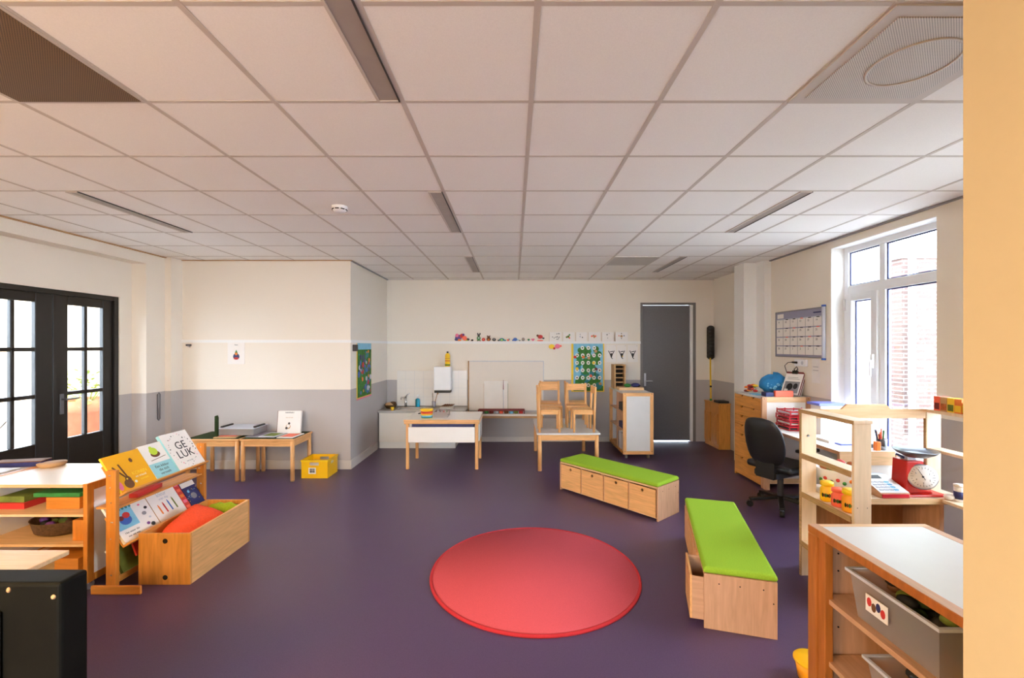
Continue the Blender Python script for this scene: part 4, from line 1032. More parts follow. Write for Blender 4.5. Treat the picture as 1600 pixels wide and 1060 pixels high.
b = MB(Mx); b.box(-.10, .10, 0, .275, -.012, -.010, 'paper'); b.box(-.085, .085, .02, .17, -.010, -.009, 'mid_grey'); b.disc((-.02, .10), .035, -.009, -.008, 'ink', 'xy', 1.3); b.disc((.045, .11), .025, -.009, -.008, 'ink', 'xy', 1.5); b.box(-.07, -.03, .03, .07, -.009, -.008, 'paper'); b.box(-.07, .07, .2, .205, -.0095, -.009, 'mid_grey'); b.box(-.07, .05, .22, .225, -.0095, -.009, 'mid_grey'); b.build('photo_page', f)
b = MB(Mx); b.tube([(-.0, .30, 0), (-.022, .33, .0), (0, .365, 0), (.022, .33, 0), (0, .30, 0)], .005, 'black_plastic'); b.box(-.03, .03, .27, .31, -.012, .008, 'black_plastic'); b.build('binder_clip', f)
tag(Bx(3.03, 3.24, 5.165, 5.21, HT, HT + .07, 'coral').build('pencil_box', bevel=.008), 'coral red box at the front edge of the chest top', 'box')
tag(Bx(2.93, 3.03, 5.19, 5.29, HT, HT + .05, 'navy').build('pouch', bevel=.008), 'small dark blue pouch left of the coral red box', 'pouch')
tag(Bx(2.90, 3.0, 5.33, 5.50, HT, HT + .008, 'blue_light', ).build('blue_sheet'), 'pale blue sheet lying on the chest top in front of the bag', 'paper')

# planner on the right wall
f = thing('wall_planner', 'magnetic wall planner with monthly grid on the right wall', 'planner', (3.43, 5.37, 1.5))
y0, y1, z0, z1 = 4.93, 5.81, 1.515, 2.065; X = 3.428
Bx(X - .012, X, y0, y1, z0, z1, 'lilac_grey').build('planner_board', f)
b = MB(); gx0 = X - .0135; top = z1 - .095
b.box(gx0, X - .012, y0 + .012, y1 - .012, z0 + .012, top, 'paper')
for i in range(5): zz = z0 + .012 + (top - z0 - .012) * i / 4; b.box(gx0 - .001, gx0, y0 + .012, y1 - .012, zz - .002, zz + .010, 'lilac_grey' if i < 4 else 'light_grey')
for i in range(7): yy = y0 + .012 + (y1 - y0 - .024) * i / 6; b.box(gx0 - .0012, gx0, yy - .0025, yy + .0025, z0 + .012, top, 'mid_grey')
for r_ in range(4):
    for c_ in range(6):
        yc = y1 - .012 - (y1 - y0 - .024) * (c_ + .5) / 6; zc = top - (top - z0 - .012) * (r_ + .28) / 4
        b.text(str([9, 10, 11, 12, 13, 14, 16, 17, 18, 19, 20, 21, 23, 24, 25, 26, 27, 28, 30, 31, 1, 2, 3, 4][r_ * 6 + c_]), .035, basis((0, -1, 0), (0, 0, 1), (-1, 0, 0), (gx0 - .0008, yc + .02, zc)), 'dark_grey', .0003)
        if c_ > 0: b.box(gx0 - .0018, gx0, yc - .03, yc + .02, top - (top - z0 - .012) * r_ / 4 - .004, top - (top - z0 - .012) * r_ / 4 + .006, 'ink' if (r_ + c_) % 3 else 'coral')
b.box(X - .0135, X - .012, y1 - .16, y1 - .03, z1 - .075, z1 - .02, 'paper'); b.box(X - .0135, X - .012, y0 + .03, y0 + .16, z1 - .05, z1 - .035, 'navy')
b.build('calendar_grid', f)
b = MB(); b.box(X - .018, X, y0, y1, z0 - .012, z0, 'mid_grey'); b.box(X - .018, X, y0, y1, z1, z1 + .012, 'mid_grey'); b.box(X - .018, X, y1, y1 + .012, z0 - .012, z1 + .012, 'mid_grey'); b.build('planner_frame', f, bevel=.003)
b = MB(); b.cyl((X - .02, y0 - .022, z0 - .01), (X - .02, y0 - .022, z1 + .01), .02, 'light_grey'); b.build('rolled_edge', f)
b = MB(); b.cyl((X - .02, y0 - .022, z0 - .03), (X - .02, y0 - .022, z0 - .01), .022, 'blue'); b.cyl((X - .02, y0 - .022, z1 + .01), (X - .02, y0 - .022, z1 + .03), .022, 'blue'); b.build('end_cap', f)
f = thing('wall_socket', 'white wall socket strip under the planner', 'socket', (3.42, 5.4, 1.42))
Bx(3.405, 3.429, 5.20, 5.42, 1.40, 1.48, 'white_plastic').build('socket_plate', f, bevel=.004)
MB().cyl((3.404, 5.27, 1.44), (3.408, 5.27, 1.44), .022, 'light_grey').build('outlet', f)
f = thing('power_cable', 'black plug and cable hanging from the socket strip', 'cable', (3.38, 5.35, 1.3))
MB().cyl((3.404, 5.36, 1.44), (3.35, 5.38, 1.445), .014, 'black_plastic', .009).build('plug', f)
MB().tube([(3.35, 5.38, 1.445), (3.33, 5.42, 1.44), (3.32, 5.47, 1.40), (3.35, 5.48, 1.32), (3.39, 5.47, 1.24), (3.41, 5.46, 1.10)], .004, 'black_plastic', 6).build('cord', f)
b = MB(); b.box(3.426, 3.429, 5.00, 5.13, 1.22, 1.50, 'paper'); b.box(3.425, 3.427, 5.02, 5.11, 1.40, 1.405, 'mid_grey'); b.box(3.425, 3.427, 5.02, 5.11, 1.36, 1.365, 'mid_grey')
tag(b.build('wall_note'), 'white note sheet hanging under the planner near the window', 'paper')

# ------------------------------------------------------------------ desk
t = thing('teacher_desk', 'white topped desk along the right wall under the window', 'desk', (3.13, 4.5, 0))
Bx(2.84, 3.42, 3.89, 5.135, .695, .72, 'laminate_white').build('desktop', t, bevel=.002)
b = MB(); b.box(2.835, 2.84, 3.885, 5.135, .690, .72, 'birch_y'); b.box(2.84, 3.32, 3.885, 3.89, .60, .72, 'birch_x'); b.build('desk_edge', t)
b = MB(); b.box(2.90, 3.36, 3.905, 3.925, .0, .60, 'laminate_white'); b.build('end_panel', t)
for x, y in ((2.86, 3.90), (3.34, 3.90), (2.86, 5.07)): MB().box(x, x + .05, y, y + .05, 0, .69, 'birch').build('leg', t, bevel=.003)
b = MB(); b.box(3.36, 3.375, 3.98, 5.10, .10, .69, 'laminate_grey'); b.build('modesty_panel', t)
# red letter trays
f = thing('letter_tray_stack', 'stack of red wire letter trays filled with papers on the desk', 'letter tray', (3.12, 4.95, .72))
for i in range(4):
    z = .725 + .055 * i; dx = .01 * (i % 2)
    b = MB()
    for (p, q) in (((2.98 + dx, 4.82), (3.26 + dx, 4.82)), ((2.98 + dx, 5.07), (3.26 + dx, 5.07)), ((2.98 + dx, 4.82), (2.98 + dx, 5.07)), ((3.26 + dx, 4.82), (3.26 + dx, 5.07))):
        b.tube([(p[0], p[1], z), (q[0], q[1], z)], .006, 'red_plastic', 6); b.tube([(p[0], p[1], z + .035), (q[0], q[1], z + .035)], .008, 'red_plastic', 6)
    for x in (2.98 + dx, 3.07 + dx, 3.17 + dx, 3.26 + dx):
        for y in (4.82, 5.07): b.tube([(x, y, z - .004), (x, y, z + .05)], .006, 'red_plastic', 6)
    o = b.build('letter_tray', f)
    MB().box(2.995 + dx, 3.245 + dx, 4.83, 5.06, z + .004, z + .018, ['dark_grey', 'paper', 'maroon', 'light_grey'][i]).build('paper_sheaf', o)
f = thing('paper_organiser', 'blue rimmed box file with white sheets on the desk by the window', 'box file', (3.28, 4.72, .72))
Bx(3.18, 3.42, 4.62, 4.78, .721, 1.02, 'paper').build('file_body', f)
Bx(3.15, 3.425, 4.60, 4.80, 1.02, 1.045, 'blue_rim').build('file_rim', f, bevel=.004)
tag(Bx(2.98, 3.28, 4.22, 4.50, .7205, .745, 'paper').build('paper_pile', bevel=.003), 'pile of white papers lying on the desk', 'papers')
flat_item('notebook', 'blue edged notebook under the window on the desk', 'notebook', 3.02, 3.30, 4.12, 4.20, .7205, .012, 'blue_rim', 0, 'paper')
flat_item('desk_pad', 'black desk tray near the pen holder', 'tray', 3.15, 3.28, 4.02, 4.10, .7205, .03, 'ink', 6, 'dark_grey')
f = thing('pen_holder', 'mesh pen holder full of coloured pens at the near end of the desk', 'pen holder', (3.26, 3.95, .72))
MB().lathe([(.035, .7205), (.04, .82), (.036, .82), (.032, .726), (0, .725)], (3.26, 3.955, 0), 'dark_steel').build('pen_cup', f)
for i in range(11):
    a = rnd.uniform(0, 2 * PI); m = ['green', 'orange', 'ink', 'red', 'green', 'navy', 'orange', 'teal', 'coral', 'ink', 'navy'][i]
    MB().cyl((3.26 + .015 * math.cos(a), 3.955 + .015 * math.sin(a), .727), (3.26 + .045 * math.cos(a), 3.955 + .045 * math.sin(a), .85 + rnd.uniform(0, .05)), .006, m, n=8).build('pen', f)
tag(Bx(3.175, 3.215, 3.905, 3.945, .7205, .80, 'orange_plastic').build('marker_box', bevel=.005), 'orange marker box leaning at the pen holder', 'box')

# ------------------------------------------------------------------ office chair (local: front = +y)
t = thing('office_chair', 'black leather office chair on casters at the desk', 'chair')
b = MB()
prof = [(-.13, .0), (-.20, .10), (-.215, .28), (-.18, .42), (-.11, .475), (.11, .475), (.18, .42), (.215, .28), (.20, .10), (.13, .0)]
prof = [(x * 1.1, z * 1.06 - .02) for x, z in prof]
def curved(b, pr, y0, th, z0, m, lean=.10, cur=.06):
    vs = []
    for s_ in (0, 1):
        for (x, z) in pr:
            yy = y0 - lean * z / .48 + cur * (x / .2) ** 2 * .5 - s_ * th
            k_ = .93 if s_ else 1
            vs.append((x * k_, yy, z0 + z))
    n = len(pr)
    # inner bulge ring
    c1 = (0, y0 + .0 - lean * .5 + .012, z0 + .24); c2 = (0, y0 - lean * .5 - th - .012, z0 + .24)
    vs += [c1, c2]
    fs = [(i, (i + 1) % n, n + (i + 1) % n, n + i) for i in range(n)] + [((i + 1) % n, i, 2 * n) for i in range(n)] + [(n + i, n + (i + 1) % n, 2 * n + 1) for i in range(n)]
    b.add(vs, fs, m, True)
curved(b, prof, -.20, .055, .46, 'black_leather')
o = b.build('backrest', t); md = o.modifiers.new('s', 'SUBSURF'); md.levels = 2; md.render_levels = 2
for e in ():
    pass
b = MB(); b.box(-.24, .24, -.20, .25, .40, .47, 'black_leather'); b.build('seat', t, bevel=.03, seg=4)
b = MB(); b.box(-.10, .10, -.24, -.19, .33, .58, 'black_plastic'); b.box(-.12, .12, -.23, .12, .34, .40, 'black_plastic'); b.build('seat_mechanism', t, bevel=.01)
MB().cyl((0, 0, .10), (0, 0, .35), .028, 'dark_grey').build('gas_column', t)
for s_ in (-1, 1):
    b = MB(); b.bar((s_ * .22, 0, .40), (s_ * .27, 0, .42), .05, .02, 'black_plastic'); b.box(s_ * .27 - .015, s_ * .27 + .015, -.03, .03, .40, .62, 'black_plastic'); b.box(s_ * .27 - .04, s_ * .27 + .04, -.12, .13, .62, .65, 'black_plastic'); b.build('armrest', t, bevel=.008)
for i in range(5):
    a = 2 * PI * i / 5 + .35; ca, sa = math.cos(a), math.sin(a)
    l = MB().bar((0, 0, .115), (.29 * ca, .29 * sa, .075), .05, .03, 'black_plastic').build('star_leg', t, bevel=.006)
    b = MB(); px_, py_ = .29 * ca, .29 * sa
    b.cyl((px_ - .02 * sa, py_ + .02 * ca, .03), (px_ + .02 * sa, py_ - .02 * ca, .03), .03, 'black_plastic'); b.box(px_ - .012, px_ + .012, py_ - .012, py_ + .012, .05, .07, 'dark_steel'); b.build('caster', l)
place(t, 2.70, 4.52, 0, -66)

# ------------------------------------------------------------------ play shop of birch panels
t = thing('play_shop', 'large pale birch play shop frame with open shelves at the right', 'play shop', (2.55, 3.0, 0))
def post(x0, x1, y0, y1, z1, name='side_board'):
    b = MB(); b.box(x0, x1, y0, y1, 0, z1, 'birch_light'); return b.build(name, t, bevel=.002)
TZ_ = 1.168
post(2.055, 2.16, 3.185, 3.205, TZ_); post(2.055, 2.16, 2.695, 2.715, TZ_)
Bx(2.05, 2.055, 3.185, 3.205, 0, TZ_, 'ply_edge').build('edge_strip', t)
def shelf(x0, x1, y0, y1, z, th=.02, edge='left', nm='shelf'):
    o = Bx(x0, x1, y0, y1, z - th, z, 'birch_light').build(nm, t, bevel=.0015)
    return o
# left wing boards
Bx(2.05, 2.165, 2.69, 3.21, TZ_, TZ_ + .020, 'birch_light').build('top_board', t, bevel=.002)
Bx(2.046, 2.05, 2.69, 3.21, TZ_ - .004, TZ_ + .020, 'ply_edge').build('edge_strip', t)
for z, xr in ((.875, 2.16), (.60, 2.16), (.25, 2.30)):
    shelf(2.054, xr, 2.716, 3.184, z)
    Bx(2.048, 2.054, 2.716, 3.184, z - .035, z + .002, 'ply_edge').build('edge_strip', t)
for z in (1.0,): 
    b = MB(); b.cyl((2.10, 3.184, z), (2.10, 3.180, z), .008, 'steel', n=12); b.build('screw_cap', t)
b = MB()
for x in (2.075, 2.135):
    b.cyl((x, 2.694, .66), (x, 2.6945, .66), .003, 'dark_grey', n=8)
b.build('screw', t)
# back beam with raised sign
b = MB(); b.prism([(2.165, TZ_ - .045), (2.95, TZ_ - .045), (2.95, TZ_ + .02), (2.70, TZ_ + .02), (2.66, TZ_ + .055), (2.38, TZ_ + .055), (2.34, TZ_ + .02), (2.165, TZ_ + .02)], 3.187, 3.205, 'birch_x'); b.build('sign_board', t, bevel=.002)
post(2.95, 3.05, 3.185, 3.205, TZ_)
Bx(2.942, 2.95, 3.185, 3.205, 0, TZ_, 'ply_edge').build('edge_strip', t)
post(2.95, 3.05, 2.60, 2.62, TZ_)
Bx(2.945, 3.06, 2.60, 3.21, TZ_, TZ_ + .02, 'birch_light').build('top_board', t, bevel=.002)
shelf(2.95, 3.05, 2.62, 3.184, .915); shelf(2.90, 3.12, 2.62, 3.02, .60)
# counter
shelf(2.17, 3.10, 3.03, 3.36, .60, .022, nm='counter'); Bx(2.17, 3.10, 3.024, 3.03, .565, .602, 'birch_x').build('edge_strip', t)
Bx(2.17, 2.93, 3.34, 3.355, .02, .575, 'brown_ply').build('rear_panel', t)
Bx(2.91, 2.94, 3.05, 3.34, 0, .575, 'birch').build('side_board', t)

# goods in the shop
def jar(x, y, r, h, m, label, lid=None):
    t = thing('play_jar', label, 'jar', (x, y, .60), 'toy jars on the shop shelf')
    MB().lathe([(r * .92, .601), (r, .61), (r, .60 + h * .62), (r * .78, .60 + h * .72), (r * .78, .60 + h * .78)], (x, y, 0), m).build('jar_body', t)
    MB().lathe([(r * .8, .60 + h * .78), (r * .98, .60 + h * .80), (r * .98, .60 + h * .97), (r * .9, .60 + h), (0, .60 + h)], (x, y, 0), lid or m).build('jar_lid', t)
    b = MB()
    for i in range(7):
        a = -PI / 2 + (i - 3) * .25 - .5
        b.ball((x + (r - .003) * math.cos(a), y + (r - .003) * math.sin(a), .60 + h * .34), (.007, .007, .016 - .003 * (i % 2)), ['dark_green', 'brown', 'leaf_green'][i % 3], 7, 5)
    b.build('jar_label', t)
jar(2.105, 3.00, .040, .130, 'yellow_plastic', 'yellow toy jar with dark label on the shop shelf', 'yellow_lid')
jar(2.112, 2.90, .042, .115, 'coral', 'orange red toy jar in the middle on the shop shelf')
jar(2.115, 2.80, .048, .140, 'amber_plastic', 'big amber toy jar nearest the front board of the shop shelf', 'yellow_lid')
f = thing('enamel_bowl', 'white bowl with painted fruit holding onions behind the toy jars', 'bowl', (2.335, 3.19, .60))
MB().lathe([(.07, .601), (.09, .605), (.135, .68), (.155, .755), (.165, .765), (.165, .775), (.15, .77), (.13, .70), (.0, .65)], (2.335, 3.20, 0), 'white_plastic', 32).build('bowl_body', f)
b = MB()
for i in range(12):
    a = -PI / 2 - 1.5 + i * .27; zz = .69 + .018 * (i % 2); rr = .131 + (zz - .68) * .27 + .004
    b.ball((2.335 + rr * math.cos(a), 3.20 + rr * math.sin(a), zz), (.013, .013, .013), ['leaf_green', 'red', 'navy', 'red', 'green', 'orange'][i % 6], 8, 6)
b.build('painted_fruit', f)
for i in range(7):
    a = 2 * PI * i / 7; tag(MB().ball((2.335 + .085 * math.cos(a), 3.20 + .085 * math.sin(a), .775), .036, ['seed_brown', 'red_paint', 'orange', 'seed_brown', 'moss', 'red_paint', 'seed_brown'][i]).build('toy_vegetable'), 'round toy onion or fruit lying in the painted bowl', 'toy food', 'toy vegetables in the bowl')
f = thing('toy_banana', 'yellow and red toy on the lowest shop shelf behind the cabinet', 'toy', (2.12, 3.0, .25))
MB().ball((2.12, 3.0, .34), (.05, .045, .09), 'yellow_plastic').build('toy_body', f); MB().ball((2.16, 2.95, .35), (.03, .03, .06), 'red').build('toy_cap', f)
# cash register
f = thing('toy_cash_register', 'wedge shaped wooden toy cash register with white top on the counter', 'cash register', (2.60, 3.15, .60))
b = MB(); b.prism([(3.04, .601), (3.30, .601), (3.30, .70), (3.24, .705), (3.04, .635)], 2.50, 2.70, 'birch_y', 'yz'); b.build('register_body', f, bevel=.003)
b = MB(); b.prism([(3.045, .638), (3.24, .706), (3.24, .709), (3.045, .641)], 2.503, 2.697, 'white_plastic', 'yz'); b.prism([(3.24, .7055), (3.295, .701), (3.295, .704), (3.24, .7085)], 2.503, 2.697, 'light_grey', 'yz'); b.build('key_panel', f)
b = MB(); b.prism([(3.19, .6935), (3.225, .706), (3.225, .708), (3.19, .6955)], 2.52, 2.63, 'dark_grey', 'yz'); b.build('display', f)
b = MB()
for i in range(4):
    for j in range(4):
        y = 3.06 + .028 * j; z = .6425 + (y - 3.045) * .349; b.box(2.515 + .034 * i, 2.54 + .034 * i, y, y + .018, z, z + .006, 'light_grey' if i < 3 else 'blue_light')
b.build('key', f); f.children[-1]['kind'] = 'stuff'
Bx(2.51, 2.69, 3.034, 3.04, .606, .63, 'red_plastic').build('cash_drawer', f)
# kitchen scale
f = thing('kitchen_scale', 'red kitchen scale with round dial and steel pan on the counter', 'scale', (2.80, 3.16, .60))
b = MB(); b.prism([(2.71, .616), (2.92, .616), (2.90, .63), (2.86, .64), (2.85, .84), (2.73, .84), (2.72, .64)], 3.10, 3.22, 'red_enamel'); b.build('scale_body', f, bevel=.008, seg=3)
Bx(2.705, 2.98, 3.06, 3.25, .601, .615, 'red_enamel').build('scale_foot', f, bevel=.006)
nrm = Vector((-.42, -.88, .22)).normalized(); exx = Vector((0, 0, 1)).cross(nrm).normalized(); eyy = nrm.cross(exx)
Md = basis(exx, eyy, nrm, (2.82, 3.085, .735))
MB(Md).lathe([(.0, .020), (.082, .020), (.086, .016), (.086, -.02), (0, -.03)], (0, 0, 0), 'steel', 32).build('dial_case', f)
b = MB(Md); b.lathe([(0, .0205), (.078, .0205), (.078, .0225), (0, .0225)], (0, 0, 0), 'paper', 32)
for i in range(24):
    a = 2 * PI * i / 24; r0 = .058 if i % 6 else .050; b.bar((r0 * math.cos(a), r0 * math.sin(a), .023), (.067 * math.cos(a), .067 * math.sin(a), .023), .002, .0012, 'dark_grey')
for i, tx in enumerate(('1', '2', '3', '4', '5')):
    a = PI / 2 - 2 * PI * (i + 1) / 6; b.text(tx, .016, Matrix.Translation((.042 * math.cos(a), .042 * math.sin(a), .0232)), 'dark_grey', .0003)
b.build('dial_face', f)
b = MB(Md); b.bar((.012, -.02, .0255), (-.025, .05, .0255), .003, .002, 'ink'); b.disc((0, 0), .006, .023, .027, 'ink', 'xy'); b.build('needle', f)
b = MB(); b.bar((2.78, 3.16, .84), (2.71, 3.16, .875), .014, .014, 'navy'); b.bar((2.80, 3.16, .84), (2.87, 3.16, .875), .014, .014, 'navy'); b.box(2.76, 2.82, 3.13, 3.19, .84, .862, 'light_grey'); b.build('pan_support', f)
MB().lathe([(0, .868), (.06, .872), (.105, .895), (.125, .915), (.128, .918), (.12, .918), (.09, .897), (.05, .882), (0, .88)], (2.79, 3.10, 0), 'dark_steel', 36).build('scale_pan', f)
# packets on the right wing
def packet(y0, y1, h, m, m2, label, x0=2.96, x1=3.03):
    b = Bx(x0, x1, y0, y1, TZ_ + .0205, TZ_ + .02 + h, m); b.box(x0 - .001, x0, y0 + .004, y1 - .004, TZ_ + .03, TZ_ + .02 + h * .55, m2); b.box(x0 + .003, x1 - .003, y0 - .001, y0, TZ_ + .03, TZ_ + .02 + h * .6, m2)
    tag(b.build('food_packet', bevel=.001), label, 'packet', 'small food packets on the shop')
packet(3.10, 3.145, .10, 'coral', 'maroon', 'reddish food packet, leftmost on the right shop wing')
packet(3.05, 3.098, .098, 'tan', 'seed_brown', 'tan food packet, second from the left on the right shop wing')
packet(3.0, 3.048, .098, 'yellow', 'moss', 'yellow food packet, third on the right shop wing')
packet(2.95, 2.998, .096, 'orange', 'yellow', 'orange food packet, fourth on the right shop wing')
packet(2.86, 2.94, .08, 'lime', 'navy', 'green food packet beside the wall edge on the right shop wing')
for i, (x, y, lb) in enumerate(((2.975, 2.98, 'white jar with navy label at the left on the low right shop shelf'), (3.03, 2.955, 'white jar with navy label at the right on the low right shop shelf'))):
    f = thing('label_jar', lb, 'jar', (x, y, .60), 'white jars with navy labels')
    MB().lathe([(.026, .601), (.028, .69), (.028, .70), (0, .70)], (x, y, 0), 'white_plastic').build('jar_body', f)
    MB().lathe([(.0288, .62), (.0288, .67)], (x, y, 0), 'navy').build('jar_label', f)
    MB().lathe([(.030, .70), (.030, .715), (0, .718)], (x, y, 0), 'paper').build('jar_lid', f)
f = tag(MB().ball((2.94, 3.01, .622), (.034, .03, .02), 'white_plastic').build('white_dish'), 'small white dish beside the label jars', 'dish')

# ------------------------------------------------------------------ near right cabinet
t = thing('low_cabinet', 'low cabinet with white top and orange wood frame nearest on the right', 'cabinet', (1.66, 1.5, 0))
X0, X1, Y0, Y1, Z1 = 1.386, 1.94, .90, 2.105, .80
b = MB(); b.box(X0 + .045, X1 - .04, Y0, Y1 - .03, Z1 - .02, Z1 - .001, 'laminate_grey'); b.build('top_panel', t)
b = MB(); b.box(X0, X0 + .045, Y0, Y1, Z1 - .035, Z1, 'cabinet_wood'); b.build('top_rail', t, bevel=.004)
b = MB(); b.box(X0 + .045, X1, Y1 - .03, Y1, Z1 - .035, Z1, 'birch_x'); b.box(X1 - .04, X1, Y0, Y1 - .03, Z1 - .035, Z1, 'birch_y'); b.box(X0 + .001, X0 + .045, Y0, Y1 - .001, Z1, Z1 + .0015, 'birch_y'); b.build('top_edging', t, bevel=.002)
Bx(X0, X0 + .05, Y1 - .055, Y1, 0, Z1 - .035, 'cabinet_wood').build('corner_post', t, bevel=.005)
Bx(X0 + .012, X0 + .05, Y1 - .10, Y1 - .055, 0.02, Z1 - .035, 'cabinet_wood').build('inner_post', t, bevel=.004)
Bx(X1 - .05, X1, Y1 - .055, Y1, 0, Z1 - .035, 'cabinet_wood').build('corner_post', t, bevel=.005)
b = MB(); b.box(X0 + .05, X1 - .05, Y1 - .04, Y1 - .025, .03, Z1 - .035, 'birch'); b.build('side_panel', t)
Bx(X1 - .03, X1 - .015, Y0, Y1 - .055, .03, Z1 - .035, 'birch').build('back_panel', t)
for z in (.50, .22): 
    Bx(X0 + .03, X1 - .03, Y0, Y1 - .055, z - .022, z, 'birch_y').build('shelf', t, bevel=.002)
b = MB()
for z in (.60, .68, .42, .34): b.cyl((1.50, Y1 - .041, z), (1.50, Y1 - .044, z), .004, 'hole_dark', n=8)
b.build('peg_hole', t)
def clear_bin(name, label, x0, x1, y0, y1, z0, z1, deco=True):
    f = thing(name, label, 'box', ((x0 + x1) / 2, (y0 + y1) / 2, z0))
    b = MB(); fl = .02
    vs = [(x0 + fl, y0 + fl, z0 + .002), (x1 - fl, y0 + fl, z0 + .002), (x1 - fl, y1 - fl, z0 + .002), (x0 + fl, y1 - fl, z0 + .002), (x0, y0, z1), (x1, y0, z1), (x1, y1, z1), (x0, y1, z1)]
    b.add(vs, [(0, 1, 2, 3), (0, 4, 5, 1), (1, 5, 6, 2), (2, 6, 7, 3), (3, 7, 4, 0)], 'clear_plastic')
    b.box(x0 - .012, x1 + .012, y0 - .012, y0, z1 - .008, z1 + .004, 'light_grey'); b.box(x0 - .012, x1 + .012, y1, y1 + .012, z1 - .008, z1 + .004, 'light_grey'); b.box(x0 - .012, x0, y0, y1, z1 - .008, z1 + .004, 'light_grey'); b.box(x1, x1 + .012, y0, y1, z1 - .008, z1 + .004, 'light_grey')
    b.build('bin_shell', f)
    b = MB(); rr = random.Random(5)
    for i in range(60): b.ball((rr.uniform(x0 + .05, x1 - .05), rr.uniform(y0 + .05, y1 - .05), rr.uniform(z0 + .035, z1 - .01)), (rr.uniform(.02, .04), rr.uniform(.02, .04), .02), rr.choice(['dark_green', 'ink', 'brown', 'moss', 'ink', 'dark_grey', 'maroon', 'dark_grey', 'ink']), 7, 5)
    o = b.build('loose_toys', f); o['kind'] = 'stuff'
    return f
f = clear_bin('toy_bin', 'clear plastic bin with picture label on the upper shelf of the near cabinet', 1.43, 1.83, 1.50, 1.90, .50, .69)
b = MB(); b.box(1.419, 1.422, 1.695, 1.80, .577, .644, 'paper')
for i in range(4): b.disc((1.715 + .022 * i, .606 + .012 * (i % 2)), .011, 1.4175, 1.419, ['red', 'navy', 'brown', 'red'][i], 'yz', 1.6, 9)
b.build('picture_label', f)
f2 = clear_bin('toy_bin', 'dark clear bin on the lower shelf of the near cabinet', 1.44, 1.83, 1.30, 1.82, .22, .37)
tag(Bx(1.45, 1.60, 1.15, 1.36, .5005, .53, 'yellow_plastic').build('yellow_tray', bevel=.006), 'yellow tray beside the clear bin in the near cabinet', 'tray')
f = thing('plastic_pot', 'small round yellow plastic pot on the floor behind the near cabinet', 'pot', (1.468, 2.198, 0))
MB().lathe([(0, .10), (.074, .10), (.08, .094), (.08, .084), (.074, .082)], (1.468, 2.198, 0), 'yellow_plastic', 32).build('pot_lid', f)
MB().lathe([(.072, .082), (.060, .002), (0, .002)], (1.468, 2.198, 0), 'amber_plastic', 32).build('pot_body', f)

# ------------------------------------------------------------------ left side: black case, table, shelf unit
t = thing('black_case', 'large black flight case standing upright at the lower left corner', 'case', (-1.8, 1.54, 0))
X0, X1, Y0, Y1, Z1 = -2.35, -1.50, 1.475, 1.575, .855
b = Bx(X0, X1, Y0, Y1, .02, Z1, 'black_case'); b.build('case_shell', t, bevel=.012, seg=3)
b = MB(); b.box(X0 + .05, X1 - .19, Y0 - .012, Y0 + .001, .10, Z1 - .09, 'black_case'); b.build('case_panel', t, bevel=.006)
b = MB()
for z in (.12, .45, Z1 - .045):
    b.ball((X1 - .022, Y0, z), (.008, .006, .008), 'tan', 9, 6)
b.ball((X1 - .17, Y0, Z1 - .022), (.007, .006, .009), 'tan', 9, 6)
b.build('rivet', t)
b = MB()
for x in (X0 + .04, X1 - .08): b.box(x, x + .04, Y0 + .01, Y1 - .01, 0, .02, 'black_plastic')
b.build('rubber_foot', t)

t = thing('birch_side_table', 'low birch topped table behind the black case', 'table', (-2.75, 2.0, 0))
b = MB(); b.box(-3.3, -2.375, 1.70, 2.385, .525, .55, 'birch_x'); b.build('tabletop', t, bevel=.004)
b = MB(); b.box(-3.25, -2.42, 2.33, 2.35, .45, .524, 'honey_x'); b.box(-2.43, -2.41, 1.75, 2.33, .45, .524, 'honey_y'); b.build('apron', t)
for x in (-3.24, -2.45):
    for y in (1.77, 2.31): MB().box(x - .02, x + .02, y - .02, y + .02, 0, .524, 'honey').build('leg', t, bevel=.004)

def shelf_unit(X0, X1, label, full):
    t = thing('shelf_unit', label, 'shelf unit', ((X0 + X1) / 2, 3.23, 0), 'low mobile shelf units')
    Y0, Y1, Z1 = 2.96, 3.49, .722
    Bx(X0 + .002, X1 - .03, Y0, Y1, Z1 - .022, Z1, 'laminate_white').build('top_board', t, bevel=.002)
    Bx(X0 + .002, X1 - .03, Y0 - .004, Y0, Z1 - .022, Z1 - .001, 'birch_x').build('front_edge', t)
    for xa in (X0 + .002, X1 - .03):
        b = MB(); b.box(xa, xa + .028, Y0, Y0 + .05, .06, Z1 + .002, 'orange_wood'); b.box(xa, xa + .028, Y1 - .05, Y1, .06, Z1 + .002, 'orange_wood'); b.box(xa, xa + .028, Y0 + .05, Y1 - .05, Z1 - .05, Z1 + .002, 'orange_wood'); b.box(xa, xa + .028, Y0 + .05, Y1 - .05, .06, .11, 'orange_wood')
        o = b.build('side_frame', t, bevel=.003)
        MB().box(xa + .008, xa + .026, Y0 + .05, Y1 - .05, .11, Z1 - .05, 'laminate_white').build('side_infill', o)
    Bx(X0 + .03, X1 - .03, Y1 - .018, Y1 - .006, .07, Z1 - .022, 'brown_ply').build('back_panel', t)
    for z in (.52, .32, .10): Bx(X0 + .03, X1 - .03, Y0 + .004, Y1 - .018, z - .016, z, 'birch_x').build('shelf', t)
    for x in (X0 + .05, X1 - .04):
        for y in (Y0 + .05, Y1 - .05):
            b = MB(); b.cyl((x - .012, y, .03), (x + .012, y, .03), .03, 'light_grey', n=18); b.box(x - .014, x + .014, y - .012, y + .012, .04, .062, 'mid_grey'); b.build('caster', t)
    return t
shelf_unit(-3.61, -2.83, 'mobile shelf unit with white top, right one with the orange wood end frame', True)
shelf_unit(-4.40, -3.62, 'mobile shelf unit with white top, left one cut off by the photo edge', False)
